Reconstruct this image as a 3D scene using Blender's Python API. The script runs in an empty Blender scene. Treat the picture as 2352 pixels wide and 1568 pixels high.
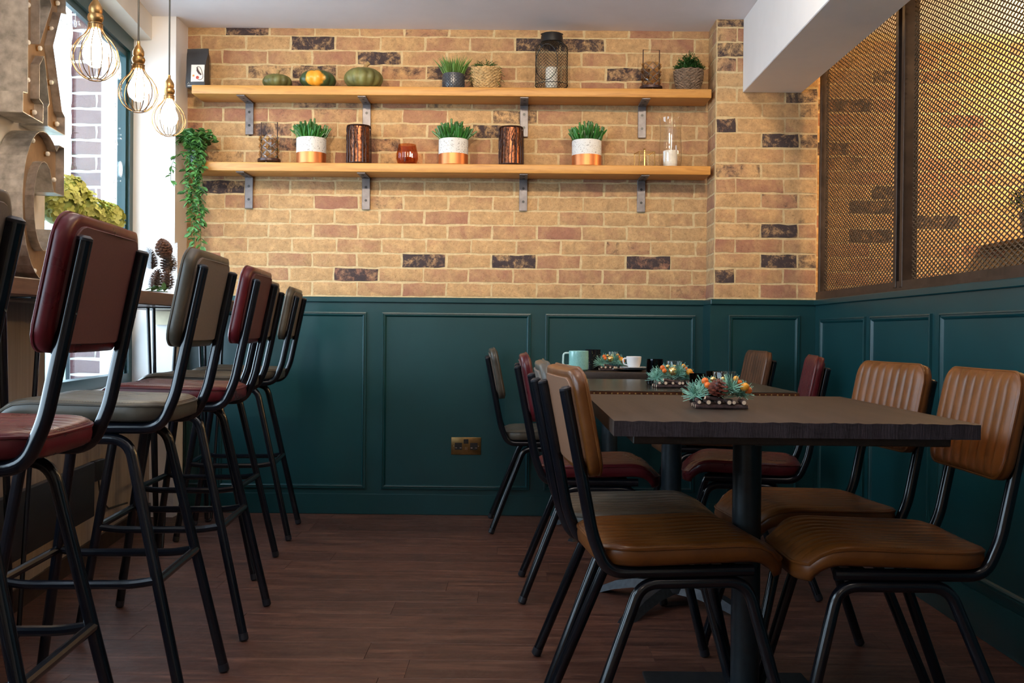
import bpy, bmesh, math, random
from mathutils import Vector, Matrix
random.seed(7)
S = bpy.context.scene
C = bpy.context.collection
R = math.radians
PI = math.pi

# ------------------------------------------------------------ camera, sky, lights, exposure
FPX, YAW, PITCH, ROLL, CAMH = 2360.0, .006, -.0088, .0097, .90
def ray(u, v):
    du, dv = u-1176, v-784
    c, s = math.cos(ROLL), math.sin(ROLL); a = c*du+s*dv; b = -s*du+c*dv
    x, y, z = a/FPX, 1.0, -b/FPX
    c, s = math.cos(PITCH), math.sin(PITCH); y, z = c*y-s*z, s*y+c*z
    c, s = math.cos(YAW), math.sin(YAW); x, y = c*x-s*y, s*x+c*y
    return Vector((x, y, z))
cam = bpy.data.objects.new('camera', bpy.data.cameras.new('camera')); C.objects.link(cam)
f0 = ray(1176, 784)
rx = (ray(1177, 784)-f0).normalized(); fw = f0.normalized(); up = rx.cross(fw).normalized()
cam.matrix_world = Matrix(((rx.x, up.x, -fw.x, 0), (rx.y, up.y, -fw.y, 0), (rx.z, up.z, -fw.z, CAMH), (0, 0, 0, 1)))
cam.data.sensor_width = 36; cam.data.lens = 36*FPX/2352; cam.data.clip_start = .05
S.camera = cam
S.view_settings.view_transform = 'Standard'; S.view_settings.look = 'None'
S.view_settings.gamma = 1; S.view_settings.use_curve_mapping = False
S.view_settings.exposure = 0.15

w = bpy.data.worlds.new('sky'); S.world = w; w.use_nodes = True
bg = w.node_tree.nodes['Background']; bg.inputs[0].default_value = (.66, .84, 1.0, 1); bg.inputs[1].default_value = 8.0

def light(name, kind, loc, energy, col, rad=.05, rot=None, size=None, portal=False):
    d = bpy.data.lights.new(name, kind); d.energy = energy; d.color = col
    if kind in ('POINT', 'SPOT'): d.shadow_soft_size = rad
    if size: d.shape = 'RECTANGLE'; d.size, d.size_y = size
    if portal: d.cycles.is_portal = True
    o = bpy.data.objects.new(name, d); C.objects.link(o); o.location = loc
    if rot: o.rotation_euler = rot
    return o
WARM = (1, .74, .45)
light('ceiling_light', 'POINT', (-.15, 1.9, 2.16), 9, (1, .80, .60), .06)
light('ceiling_light', 'POINT', (.75, 1.2, 2.16), 4, (1, .80, .60), .06)
light('ceiling_light', 'POINT', (-.2, -.8, 2.16), 8, (1, .80, .60), .06)
def wall_spot(x, y, tx, tz, e):
    o = light('wall_spot_light', 'SPOT', (x, y, 2.34), e, (1, .82, .60), .05)
    o.rotation_euler = (Vector((tx, 5.08, tz))-Vector((x, y, 2.34))).to_track_quat('-Z', 'Y').to_euler(); o.data.spot_size = R(66); o.data.spot_blend = .9
wall_spot(-1.0, 2.75, -1.15, 1.75, 95); wall_spot(-.1, 2.75, -.2, 1.75, 72); wall_spot(.8, 2.75, .75, 1.75, 62)
light('back_room_light', 'POINT', (2.66, 4.40, 2.02), 72, (1, .66, .30), .08)
light('back_room_light', 'POINT', (2.3, 2.6, 2.2), 16, (1, .74, .42), .08)
PEND = [(-1.185, 2.86, 1.674), (-1.277, 3.43, 1.707), (-1.365, 3.99, 1.733)]
u_ = light('ceiling_fill_spot', 'SPOT', (.1, 2.3, 1.72), 55, (1, .93, .90), .12, rot=(PI, 0, 0)); u_.data.spot_size = R(150); u_.data.spot_blend = .6  # unseen upward spot, added only to brighten the ceiling; no lamp hangs here
for p in PEND:
    light('pendant_bulb_light', 'POINT', (p[0], p[1], p[2]+.01), 36, (1, .74, .46), .028)

# ------------------------------------------------------------ helpers
def tag(o, label=None, cat=None, group=None, kind=None):
    if label: o['label'] = label
    if cat: o['category'] = cat
    if group: o['group'] = group
    if kind: o['kind'] = kind
    return o
def thing(name, label, cat, loc=(0, 0, 0), rz=0, group=None, parent=None):
    o = bpy.data.objects.new(name, None); C.objects.link(o); o.empty_display_size = .05
    o.location = loc; o.rotation_euler = (0, 0, rz)
    return tag(o, label, cat, group)
def setmat(o, m):
    if not o.data.materials: o.data.materials.append(m)
    o.material_slots[0].link = 'OBJECT'; o.material_slots[0].material = m
def link(name, me, m, parent=None, loc=None, rot=None, scale=None):
    o = bpy.data.objects.new(name, me); C.objects.link(o)
    if parent: o.parent = parent
    if m:
        if isinstance(m, (list, tuple)):
            if not me.materials:
                for x in m: me.materials.append(x)
        else: setmat(o, m)
    if loc is not None: o.location = loc
    if rot is not None: o.rotation_euler = rot
    if scale is not None: o.scale = scale
    return o
def copy_tree(o, parent=None):
    c = o.copy(); C.objects.link(c); c.parent = parent
    for ch in list(KIDS.get(o.name, [])) or [x for x in o.children]:
        copy_tree(ch, c)
    return c
KIDS = {}
class MB:
    def __init__(s): s.v = []; s.f = []; s.mi = []; s.cur = 0; s.smooth = True
    def add(s, vs, fs):
        n = len(s.v); s.v += [tuple(p) for p in vs]
        for f in fs: s.f.append([i+n for i in f]); s.mi.append(s.cur)
        return s
    def box(s, a, b):
        x0, y0, z0 = a; x1, y1, z1 = b
        vs = [(x0,y0,z0),(x1,y0,z0),(x1,y1,z0),(x0,y1,z0),(x0,y0,z1),(x1,y0,z1),(x1,y1,z1),(x0,y1,z1)]
        return s.add(vs, [(3,2,1,0),(4,5,6,7),(0,1,5,4),(1,2,6,5),(2,3,7,6),(3,0,4,7)])
    def tube(s, path, r, n=10, closed=False, caps=True):
        P = [Vector(p) for p in path]; m = len(P)
        rr = r if isinstance(r, (list, tuple)) else [r]*m
        T = []
        for i in range(m):
            a = P[(i-1) % m] if (closed or i > 0) else P[i]; b = P[(i+1) % m] if (closed or i < m-1) else P[i]
            T.append((b-a).normalized())
        ref = Vector((0, 0, 1)) if abs(T[0].z) < .9 else Vector((1, 0, 0))
        N = (ref - T[0]*ref.dot(T[0])).normalized(); vs = []
        for i in range(m):
            N = (N - T[i]*N.dot(T[i])).normalized(); B = T[i].cross(N)
            for k in range(n):
                a = 2*PI*k/n; vs.append(P[i]+(N*math.cos(a)+B*math.sin(a))*rr[i])
        fs = []
        for i in range(m if closed else m-1):
            j = (i+1) % m
            for k in range(n):
                l = (k+1) % n; fs.append((i*n+k, i*n+l, j*n+l, j*n+k))
        if caps and not closed:
            fs.append(tuple(range(n))[::-1]); fs.append(tuple((m-1)*n+k for k in range(n)))
        return s.add(vs, fs)
    def lathe(s, prof, n=32, c=(0, 0, 0)):
        vs = []; m = len(prof)
        for r, z in prof:
            for k in range(n):
                a = 2*PI*k/n; vs.append((c[0]+r*math.cos(a), c[1]+r*math.sin(a), c[2]+z))
        fs = []
        for i in range(m-1):
            for k in range(n):
                l = (k+1) % n; fs.append((i*n+k, i*n+l, (i+1)*n+l, (i+1)*n+k))
        if prof[0][0] > 1e-5: fs.append(tuple(range(n))[::-1])
        if prof[-1][0] > 1e-5: fs.append(tuple((m-1)*n+k for k in range(n)))
        return s.add(vs, fs)
    def sphere(s, c, r, n=12, sc=(1, 1, 1)):
        m = max(4, n//2); vs = []; 
        for i in range(m+1):
            t = PI*i/m
            for k in range(n):
                a = 2*PI*k/n
                vs.append((c[0]+r*sc[0]*math.sin(t)*math.cos(a), c[1]+r*sc[1]*math.sin(t)*math.sin(a), c[2]+r*sc[2]*math.cos(t)))
        fs = [(i*n+k, (i+1)*n+k, (i+1)*n+(k+1) % n, i*n+(k+1) % n) for i in range(m) for k in range(n)]
        return s.add(vs, fs)
    def prism(s, pts, h0, h1, fn):
        """polygon (a,b) extruded h0..h1, fn(a,b,h)->xyz"""
        n = len(pts)
        vs = [fn(a, b, h0) for a, b in pts]+[fn(a, b, h1) for a, b in pts]
        return s.add(vs, [tuple(range(n))[::-1], tuple(range(n, 2*n))]+[(i, (i+1) % n, (i+1) % n+n, i+n) for i in range(n)])
    def mesh(s, name='m', bevel=0, seg=2, sharp=35, weld=False):
        me = bpy.data.meshes.new(name); me.from_pydata(s.v, [], s.f)
        for p, i in zip(me.polygons, s.mi): p.material_index = i
        bm = bmesh.new(); bm.from_mesh(me)
        bmesh.ops.remove_doubles(bm, verts=bm.verts, dist=1e-6)
        bmesh.ops.recalc_face_normals(bm, faces=bm.faces)
        if bevel:
            es = [e for e in bm.edges if len(e.link_faces) == 2 and e.calc_face_angle(0) > R(30)]
            bmesh.ops.bevel(bm, geom=es, offset=bevel, segments=seg, affect='EDGES', profile=.5, clamp_overlap=True)
        for f in bm.faces: f.smooth = s.smooth
        for e in bm.edges:
            if len(e.link_faces) == 2 and e.calc_face_angle(0) > R(sharp): e.smooth = False
        bm.to_mesh(me); bm.free(); return me
    def build(s, name, m, parent=None, bevel=0, **k):
        lk = {q: k.pop(q) for q in ('loc', 'rot', 'scale') if q in k}
        return link(name, s.mesh(name, bevel, **k), m, parent, **lk)
def fillet(pts, rad, n=6):
    P = [Vector(p) for p in pts]; out = [P[0]]
    for i in range(1, len(P)-1):
        a, b, c = P[i-1], P[i], P[i+1]; r = rad[i-1] if isinstance(rad, (list, tuple)) else rad
        u = (a-b); v = (c-b); lu, lv = u.length, v.length; u.normalize(); v.normalize()
        ang = u.angle(v); d = min(r/math.tan(ang/2), lu*.49, lv*.49)
        p0, p1 = b+u*d, b+v*d
        for k in range(n+1):
            t = k/n; out.append((1-t)**2*p0+2*t*(1-t)*b+t*t*p1)
    out.append(P[-1]); return out

# ------------------------------------------------------------ materials
class NT:
    def __init__(s, name):
        s.m = bpy.data.materials.new(name); s.m.use_nodes = True; s.t = s.m.node_tree; s.n = s.t.nodes; s.l = s.t.links
        s.b = s.n['Principled BSDF']
    def node(s, ty, **k):
        x = s.n.new(ty)
        for a, b in k.items():
            if a.startswith('i_'): x.inputs[a[2:].replace('_', ' ')].default_value = b
            else: setattr(x, a, b)
        return x
    def lk(s, a, b): s.l.new(a, b)
    def coords(s, scale=(1, 1, 1), rnd=True, obj=True):
        tc = s.node('ShaderNodeTexCoord'); mp = s.node('ShaderNodeMapping'); mp.inputs['Scale'].default_value = scale
        if rnd:
            oi = s.node('ShaderNodeObjectInfo'); vm = s.node('ShaderNodeVectorMath', operation='MULTIPLY_ADD')
            cx = s.node('ShaderNodeCombineXYZ'); s.lk(oi.outputs['Random'], cx.inputs[0]); s.lk(oi.outputs['Random'], cx.inputs[2])
            s.lk(cx.outputs[0], vm.inputs[0]); vm.inputs[1].default_value = (37, 11, 53); s.lk(tc.outputs['Object'], vm.inputs[2])
            s.lk(vm.outputs[0], mp.inputs[0])
        else: s.lk(tc.outputs['Object'], mp.inputs[0])
        return mp.outputs[0]
    def noise(s, vec, scale, detail=4, rough=.6, dist=0):
        x = s.node('ShaderNodeTexNoise'); s.lk(vec, x.inputs['Vector']); x.inputs['Scale'].default_value = scale
        x.inputs['Detail'].default_value = detail; x.inputs['Roughness'].default_value = rough; x.inputs['Distortion'].default_value = dist
        return x.outputs['Fac']
    def ramp(s, fac, stops):
        x = s.node('ShaderNodeValToRGB'); e = x.color_ramp.elements
        while len(e) < len(stops): e.new(.5)
        for q, (p, c) in zip(e, stops): q.position = p; q.color = (*c, 1) if len(c) == 3 else c
        s.lk(fac, x.inputs[0]); return x.outputs[0]
    def mix(s, fac, a, b, mode='MIX'):
        x = s.node('ShaderNodeMix', data_type='RGBA', blend_type=mode)
        for sock, val in ((x.inputs[0], fac), (x.inputs[6], a), (x.inputs[7], b)):
            if isinstance(val, (int, float)): sock.default_value = val
            elif isinstance(val, tuple): sock.default_value = (*val, 1)
            else: s.lk(val, sock)
        return x.outputs[2]
    def bump(s, h, strength=.3, dist=.002):
        x = s.node('ShaderNodeBump'); x.inputs['Strength'].default_value = strength; x.inputs['Distance'].default_value = dist
        s.lk(h, x.inputs['Height']); s.lk(x.outputs[0], s.b.inputs['Normal'])
    def set(s, col=None, rough=None, metal=None, **k):
        if col is not None:
            if isinstance(col, tuple): s.b.inputs['Base Color'].default_value = (*col, 1)
            else: s.lk(col, s.b.inputs['Base Color'])
        if rough is not None:
            if isinstance(rough, (int, float)): s.b.inputs['Roughness'].default_value = rough
            else: s.lk(rough, s.b.inputs['Roughness'])
        if metal is not None: s.b.inputs['Metallic'].default_value = metal
        for a, b in k.items(): s.b.inputs[a.replace('_', ' ')].default_value = b
        return s.m
def simple(name, col, rough=.5, metal=0, nscale=30, var=.15, bump=0, **k):
    t = NT(name); v = t.coords()
    f = t.noise(v, nscale, 3)
    lo = tuple(c*(1-var) for c in col); hi = tuple(min(1, c*(1+var)) for c in col)
    t.set(t.ramp(f, [(.3, lo), (.7, hi)]), rough, metal, **k)
    if bump: t.bump(f, bump, .001)
    return t.m
def glass(name, tint=(1, 1, 1), rough=.0, mul=1.0):
    t = NT(name); t.n.remove(t.b)
    tr = t.node('ShaderNodeBsdfTransparent'); tr.inputs[0].default_value = (*tint, 1)
    gl = t.node('ShaderNodeBsdfGlossy'); gl.inputs['Roughness'].default_value = rough
    fr = t.node('ShaderNodeFresnel'); ge = t.node('ShaderNodeNewGeometry'); ma = t.node('ShaderNodeMath', operation='MULTIPLY_ADD')
    t.lk(ge.outputs['Backfacing'], ma.inputs[0]); ma.inputs[1].default_value = 1/1.5-1.5; ma.inputs[2].default_value = 1.5; t.lk(ma.outputs[0], fr.inputs[0])   # same film reflectance from both sides of a thin wall
    mm = t.node('ShaderNodeMath', operation='MULTIPLY', use_clamp=True); t.lk(fr.outputs[0], mm.inputs[0]); mm.inputs[1].default_value = mul
    mx = t.node('ShaderNodeMixShader'); t.lk(mm.outputs[0], mx.inputs[0]); t.lk(tr.outputs[0], mx.inputs[1]); t.lk(gl.outputs[0], mx.inputs[2])
    out = t.n['Material Output']; t.lk(mx.outputs[0], out.inputs[0])
    return t.m
def emis(name, col, st):
    t = NT(name); t.set(col, .5); t.b.inputs['Emission Color'].default_value = (*col, 1); t.b.inputs['Emission Strength'].default_value = st; return t.m
M = {}
def brick_mat(name, pale, pink, dark):
    t = NT(name); v = t.coords(); oi = t.node('ShaderNodeObjectInfo'); sp = t.node('ShaderNodeSeparateColor'); t.lk(oi.outputs['Color'], sp.inputs[0])
    n1 = t.noise(v, 9, 6, .65, .4); n2 = t.noise(v, 38, 5, .7); n3 = t.noise(v, 150, 3, .7); n4 = t.noise(v, 15, 8, .8, .35)
    base = t.mix(t.ramp(n4, [(.35, (0,)*3), (.65, (1,)*3)]), pale, tuple(c*.60 for c in pale))
    # pink amount = colour.r shifted by noise
    a = t.node('ShaderNodeMath', operation='MULTIPLY_ADD'); t.lk(n1, a.inputs[0]); a.inputs[1].default_value = 2.6; 
    b = t.node('ShaderNodeMath', operation='MULTIPLY_ADD'); t.lk(sp.outputs[0], b.inputs[0]); b.inputs[1].default_value = 1.3; b.inputs[2].default_value = -1.75
    t.lk(b.outputs[0], a.inputs[2]); a.use_clamp = True
    c1 = t.mix(a.outputs[0], base, pink)
    d = t.node('ShaderNodeMath', operation='MULTIPLY_ADD'); t.lk(n4, d.inputs[0]); d.inputs[1].default_value = 6.0
    e = t.node('ShaderNodeMath', operation='MULTIPLY_ADD'); t.lk(sp.outputs[1], e.inputs[0]); e.inputs[1].default_value = 3.4; e.inputs[2].default_value = -5.45
    t.lk(e.outputs[0], d.inputs[2]); d.use_clamp = True
    c2 = t.mix(d.outputs[0], c1, dark)
    sp2 = t.ramp(n3, [(.30, (.55, .45, .4)), (.42, (1, 1, 1))])
    c3 = t.mix(.8, c2, sp2, 'MULTIPLY')
    c4 = t.mix(.35, c3, t.ramp(n2, [(.3, (.6, .6, .6)), (.7, (1.25, 1.25, 1.25))]), 'MULTIPLY')
    bm_ = t.node('ShaderNodeMath', operation='ADD'); t.lk(n2, bm_.inputs[0]); t.lk(n4, bm_.inputs[1])
    t.set(c4, .9); t.bump(bm_.outputs[0], .8, .007); return t.m
M['brick'] = brick_mat('brick', (.70, .43, .205), (.38, .175, .11), (.060, .040, .042))
M['street_brick'] = brick_mat('street_brick', (.13, .05, .05), (.09, .035, .045), (.05, .03, .045))
t = NT('mortar'); v = t.coords(rnd=False); f = t.noise(v, 60, 5, .7)
t.set(t.ramp(f, [(.3, (.51, .375, .20)), (.7, (.70, .54, .31))]), .95); t.bump(f, .5, .003); M['mortar'] = t.m
M['pale_mortar'] = simple('pale_mortar', (.6, .6, .56), .9, nscale=50)
t = NT('teal_paint'); v = t.coords(rnd=False); f = t.noise(v, 260, 2); f2 = t.noise(v, 3, 3)
t.set(t.ramp(f2, [(.3, (.003, .037, .042)), (.7, (.004, .046, .052))]), .34); t.bump(f, .06, .0006); M['teal'] = t.m
M['white'] = simple('white_paint', (.86, .82, .80), .6, nscale=4, var=.03, bump=.03)
M['ceiling'] = simple('ceiling_paint', (.84, .80, .82), .75, nscale=4, var=.03)
M['cream'] = simple('cream_paint', (.78, .70, .60), .6, nscale=5, var=.04)
t = NT('beige_board'); v = t.coords((30, 30, 1.2), rnd=False); f = t.noise(v, 1.6, 4)
t.set(t.ramp(f, [(.3, (.22, .17, .14)), (.7, (.32, .26, .21))]), .6); M['beige'] = t.m
# pine shelf
t = NT('pine'); v = t.coords((1.2, 14, 14)); f = t.noise(v, 3.2, 5, .6, .8); f2 = t.noise(v, 20, 3)
c = t.ramp(f, [(.25, (.46, .20, .042)), (.5, (.58, .28, .065)), (.75, (.38, .15, .032))])
tc = t.coords(rnd=False); vo = t.node('ShaderNodeTexVoronoi'); vo.inputs['Scale'].default_value = 3.0; t.lk(tc, vo.inputs['Vector'])
kn = t.ramp(vo.outputs['Distance'], [(.02, (.22, .09, .03)), (.06, (1, 1, 1))])
t.set(t.mix(.8, c, kn, 'MULTIPLY'), .45); t.bump(f2, .15, .001); M['pine'] = t.m
M['pine_pale'] = simple('pine_batten', (.62, .52, .36), .7, nscale=12)
# floor planks
t = NT('floor_wood'); v = t.coords((1.0, 9, 9)); f = t.noise(v, 3.5, 7, .65, 1.0); f2 = t.noise(v, 22, 4, .7); oi = t.node('ShaderNodeObjectInfo')
c = t.ramp(f, [(.28, (.038, .014, .010)), (.5, (.100, .040, .027)), (.72, (.210, .098, .064))])
c = t.mix(.5, c, t.ramp(f2, [(.3, (.6, .6, .6)), (.75, (1.25, 1.2, 1.15))]), 'MULTIPLY')
c = t.mix(.45, c, t.ramp(oi.outputs['Random'], [(0, (.68, .68, .7)), (1, (1.15, 1.1, 1.05))]), 'MULTIPLY')
v2 = t.coords(rnd=False); sc = t.noise(v2, 7, 6, .8, 2); v5 = t.coords((2.0, 60, 60), rnd=False); s5 = t.noise(v5, 2.0, 8, .8, 3.0)
c = t.mix(t.ramp(s5, [(.66, (0,)*3), (.74, (.55,)*3)]), c, (.30, .20, .16))
t.set(c, t.ramp(sc, [(.35, (.34,)*3), (.7, (.52,)*3)])); t.bump(f2, .12, .001); M['floor'] = t.m
def wood(name, lo, hi, rough=.4, sc=(14, 1.5, 14), bump=.25):
    t = NT(name); v = t.coords(sc); f = t.noise(v, 3, 6, .65, 1.2); f2 = t.noise(v, 14, 4, .7)
    c = t.ramp(f, [(.3, lo), (.7, hi)]); c = t.mix(.5, c, t.ramp(f2, [(.3, (.65,)*3), (.7, (1.2,)*3)]), 'MULTIPLY')
    t.set(c, rough); t.bump(f2, bump, .0015); return t.m
M['dark_table'] = wood('dark_table_wood', (.015, .008, .005), (.036, .020, .012), .5)
t = NT('sawn_end_grain'); v = t.coords(rnd=False)
v3 = t.coords((9, 9, 26), rnd=False); f = t.noise(v3, 2.2, 4, .6, 2.2); v4 = t.coords((160, 160, 25), rnd=False); f2 = t.noise(v4, 1.5, 3, .6)
c = t.mix(.5, t.ramp(f, [(.3, (.010, .006, .009)), (.5, (.030, .020, .026)), (.7, (.014, .009, .011))]), t.ramp(f2, [(.35, (.5,)*3), (.7, (1.3,)*3)]), 'MULTIPLY')
t.set(c, .5); t.bump(f2, .6, .002); M['end_grain'] = t.m
M['bar_wood'] = wood('bar_top_wood', (.075, .032, .020), (.150, .070, .045), .35, (14, 1.2, 14), .1)
M['bark'] = simple('twig_bark', (.09, .05, .045), .8, nscale=80, var=.5, bump=.5)
M['cut_wood'] = simple('cut_twig_end', (.70, .52, .36), .8, nscale=60)
def leather(name, lo, hi, edge, rough=.34):
    t = NT(name); v = t.coords(); f = t.noise(v, 8, 5, .6, .5); f2 = t.noise(v, 130, 4, .7); f3 = t.noise(v, 28, 4, .7)
    c = t.ramp(f, [(.3, lo), (.7, hi)])
    c = t.mix(t.ramp(f3, [(.56, (0,)*3), (.75, (.5,)*3)]), c, edge)
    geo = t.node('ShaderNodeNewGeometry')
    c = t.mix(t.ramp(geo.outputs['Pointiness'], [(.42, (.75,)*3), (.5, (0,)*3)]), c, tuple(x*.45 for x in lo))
    t.set(c, t.ramp(f, [(.3, (rough-.06,)*3), (.7, (rough+.1,)*3)]), Specular_IOR_Level=.42); t.bump(f2, .12, .0008); return t.m
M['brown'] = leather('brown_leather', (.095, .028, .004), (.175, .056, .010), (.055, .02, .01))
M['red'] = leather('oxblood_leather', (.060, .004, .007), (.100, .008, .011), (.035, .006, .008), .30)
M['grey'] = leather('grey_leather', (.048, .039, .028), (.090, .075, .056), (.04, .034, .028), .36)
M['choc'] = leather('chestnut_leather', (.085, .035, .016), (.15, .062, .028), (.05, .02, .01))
for k_, c_ in (('brown', (.19, .085, .040)), ('red', (.075, .020, .020)), ('grey', (.125, .098, .078)), ('choc', (.10, .05, .03))):
    M[k_+'_back'] = simple(k_+'_suede_back', c_, .62, nscale=200, var=.12, bump=.1)
M['thread'] = simple('thread', (.06, .03, .02), .8)
M['tube'] = simple('black_lacquered_steel', (.004, .005, .008), .17, 0, 40, .2)
M['cap'] = simple('dark_plug', (.012, .013, .018), .35)
M['chrome'] = simple('bolt_steel', (.55, .57, .6), .2, 1)
M['bracket'] = simple('bracket_steel', (.17, .155, .16), .42, .6, 25, .25, .1)
M['bronze'] = simple('bronze_frame', (.060, .038, .028), .42, .55, 18, .35, .1)
M['mesh'] = simple('bronze_mesh', (.105, .070, .044), .5, .2, 30, .2)
M['cast'] = simple('cast_iron', (.035, .04, .048), .38, .5, 60, .3, .2)
M['column'] = simple('column_paint', (.016, .024, .030), .33, .2, 70, .2, .1)
M['zinc_top'] = simple('aged_zinc_top', (.060, .055, .042), .22, .6, 14, .3)
M['copper_edge'] = simple('copper_edge_strip', (.17, .065, .03), .38, .8, 20, .4)
M['copper'] = simple('copper_glaze', (.62, .21, .075), .42, .8, 9, .08)
M['brass'] = simple('brass', (.62, .42, .16), .3, 1, 20, .2)
M['old_brass'] = simple('aged_brass_lampholder', (.42, .24, .09), .35, .9, 40, .3)
M['wire'] = simple('cage_wire', (.25, .15, .07), .35, .8, 40, .2)
M['cable'] = simple('black_cable', (.02, .02, .02), .6)
M['galv'] = simple('galvanised_sheet', (.55, .54, .52), .38, .8, 26, .35, .3)
M['galv_face'] = simple('tarnished_letter_face', (.27, .16, .08), .5, .5, 12, .25, .1)
M['bulb'] = emis('warm_bulb', (1, .80, .52), 22)
M['mini_bulb'] = simple('unlit_pearl_bulb', (.85, .80, .70), .12, var=.02)
M['glass'] = glass('clear_glass')
M['pane'] = glass('window_glass', (.97, .99, 1))
M['amber'] = glass('smoked_amber_glass', (.80, .62, .42))
M['facet_glass'] = glass('faceted_smoked_glass', (.86, .72, .52), mul=3.0)
M['orange_glass'] = glass('ribbed_amber_glass', (.86, .58, .36))
M['black_paint'] = simple('black_wire_paint', (.008, .007, .007), .45)
M['wax'] = simple('ivory_wax', (.78, .74, .66), .5, Subsurface_Weight=.1)
t = NT('speckled_ceramic'); v = t.coords(); f = t.noise(v, 160, 2, .5)
t.set(t.ramp(f, [(.33, (.30, .28, .27)), (.42, (.66, .65, .64))]), .7); M['stone'] = t.m
M['green'] = simple('succulent_green', (.030, .14, .022), .35, nscale=14, var=.45)
M['green2'] = simple('leaf_green', (.055, .16, .03), .5, nscale=20, var=.5)
M['green3'] = simple('dark_herb_green', (.03, .10, .018), .5, nscale=20, var=.5)
M['grassg'] = simple('grass_green', (.12, .24, .05), .5, nscale=20, var=.5)
M['hyd'] = simple('hydrangea_green', (.62, .64, .17), .6, nscale=9, var=.3)
M['hyd2'] = simple('hydrangea_core', (.30, .36, .08), .6, nscale=30, var=.3)
M['pumpkin'] = simple('pumpkin_green', (.15, .145, .045), .5, nscale=16, var=.4, bump=.15)
M['stem'] = simple('pumpkin_stem', (.34, .22, .09), .8, nscale=40, var=.4, bump=.4)
t = NT('mottled_pumpkin'); v = t.coords(); f = t.noise(v, 25, 3)
tc = t.node('ShaderNodeTexCoord'); vm = t.node('ShaderNodeVectorMath', operation='DISTANCE'); t.lk(tc.outputs['Object'], vm.inputs[0]); vm.inputs[1].default_value = (-.005, -.088, .035)
ad = t.node('ShaderNodeMath', operation='MULTIPLY_ADD'); t.lk(f, ad.inputs[0]); ad.inputs[1].default_value = .05; t.lk(vm.outputs['Value'], ad.inputs[2])
t.set(t.ramp(ad.outputs[0], [(.068, (.80, .36, .03)), (.082, (.045, .075, .028))]), .35); M['pumpkin2'] = t.m
M['straw'] = simple('woven_straw', (.52, .34, .15), .85, nscale=60, var=.35)
M['rope'] = simple('grey_woven_seagrass', (.20, .13, .085), .85, nscale=60, var=.45)
M['dark_ceramic'] = simple('blue_grey_ceramic', (.055, .06, .075), .25)
M['bag'] = simple('matt_black_foil', (.035, .033, .034), .45, nscale=10, var=.2)
M['label'] = simple('cream_label', (.78, .70, .62), .6, var=.03)
M['print_red'] = simple('red_print', (.5, .06, .03), .6); M['print_brown'] = simple('brown_print', (.06, .03, .03), .6)
M['print_orange'] = simple('orange_print', (.8, .25, .03), .6); M['print_white'] = simple('white_print', (.75, .72, .68), .6)
M['dark_shade'] = simple('bronze_shade', (.05, .022, .018), .35, .4)
M['hammered'] = simple('mercury_copper_glass', (.19, .065, .028), .34, .8, 90, .9, .5)
M['pinecone'] = simple('pinecone_brown', (.16, .07, .04), .6, nscale=60, var=.5)
M['pinecone_red'] = simple('red_brown_pinecone', (.14, .028, .015), .5, nscale=60, var=.5)
M['pine_needle'] = simple('frosted_pine_needles', (.22, .46, .36), .6, nscale=60, var=.3)
M['berry'] = simple('orange_berry', (.85, .17, .02), .4, var=.25); M['yberry'] = simple('yellow_orange_berry', (.85, .34, .03), .4, var=.25)
M['rberry'] = simple('red_berry', (.45, .02, .015), .3); M['gold'] = simple('gold_bauble', (.85, .62, .25), .2, .9)
M['mint'] = simple('mint_glaze', (.27, .56, .52), .15, nscale=200, var=.12, Coat_Weight=.5)
M['mint_rim'] = simple('pale_mint_rim', (.6, .78, .74), .2)
M['porcelain'] = simple('white_porcelain', (.80, .80, .80), .15, var=.02)
M['black_ceramic'] = simple('black_glaze', (.010, .010, .013), .12, var=.1)
M['black_glass'] = glass('smoked_black_glass', (.18, .20, .25))
M['chrome2'] = simple('spoon_steel', (.7, .7, .7), .15, 1)
M['socket_brass'] = simple('antique_brass_plate', (.20, .12, .045), .3, .9, 30, .2)
M['black_plastic'] = simple('black_plastic', (.008, .008, .008), .35)
M['heater'] = simple('black_panel', (.010, .011, .016), .5)
M['ground'] = simple('pale_paving', (.55, .55, .55), .9, nscale=3)
M['drain'] = simple('pale_blue_metal', (.55, .66, .72), .4); M['mint_box'] = simple('pale_green_board', (.55, .72, .60), .6)
M['decal'] = simple('white_glass_paint', (.85, .88, .9), .7, var=.02)
M['render_wall'] = simple('pale_render', (.75, .74, .72), .9, nscale=4)

# ------------------------------------------------------------ setting
D = 5.08; ZC = 2.39; DZ = 1.067; XR = 1.40
def WX(y): return -1.77+.10*(5-y)         # left wall plane
def FX(y): return -1.855+.09*(5-y)         # window frame plane
def struct(name, mb, m, **k):
    o = mb.build(name, m, None, **k); o['kind'] = 'structure'; return o

# floor: slab and planks
fl = struct('floor', MB().box((-1.95, -3, -.05), (3.6, D+.02, -.004)), M['mortar'] if False else M['black_plastic'])
pm = []
for L in (1.20, .8, 1.0):
    b = MB().box((0, 0, -.004), (L-.0008, .1493, 0)); pm.append((L, b.mesh('plank', .0005, 1)))
y = D-.02-.15; r = 0
while y > .9:
    x = -1.9-random.random()*.6
    while x < 1.5:
        L, me = random.choice(pm)
        link('plank', me, M['floor'], fl, (x, y, 0)); x += L
    y -= .15
b = MB()
y2 = y+.15
while y2 > -3:
    x = -1.95
    while x < 3.5: b.box((x, y2-.15, -.004), (min(x+1.1, 3.55)-.0016, y2-.0016, 0)); x += 1.1
    y2 -= .15
o = b.build('far_planks', M['floor'], fl); o['kind'] = 'stuff'
struct('ceiling', MB().box((-2.1, -3, ZC), (3.6, D+.2, ZC+.1)), M['ceiling'])

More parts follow.
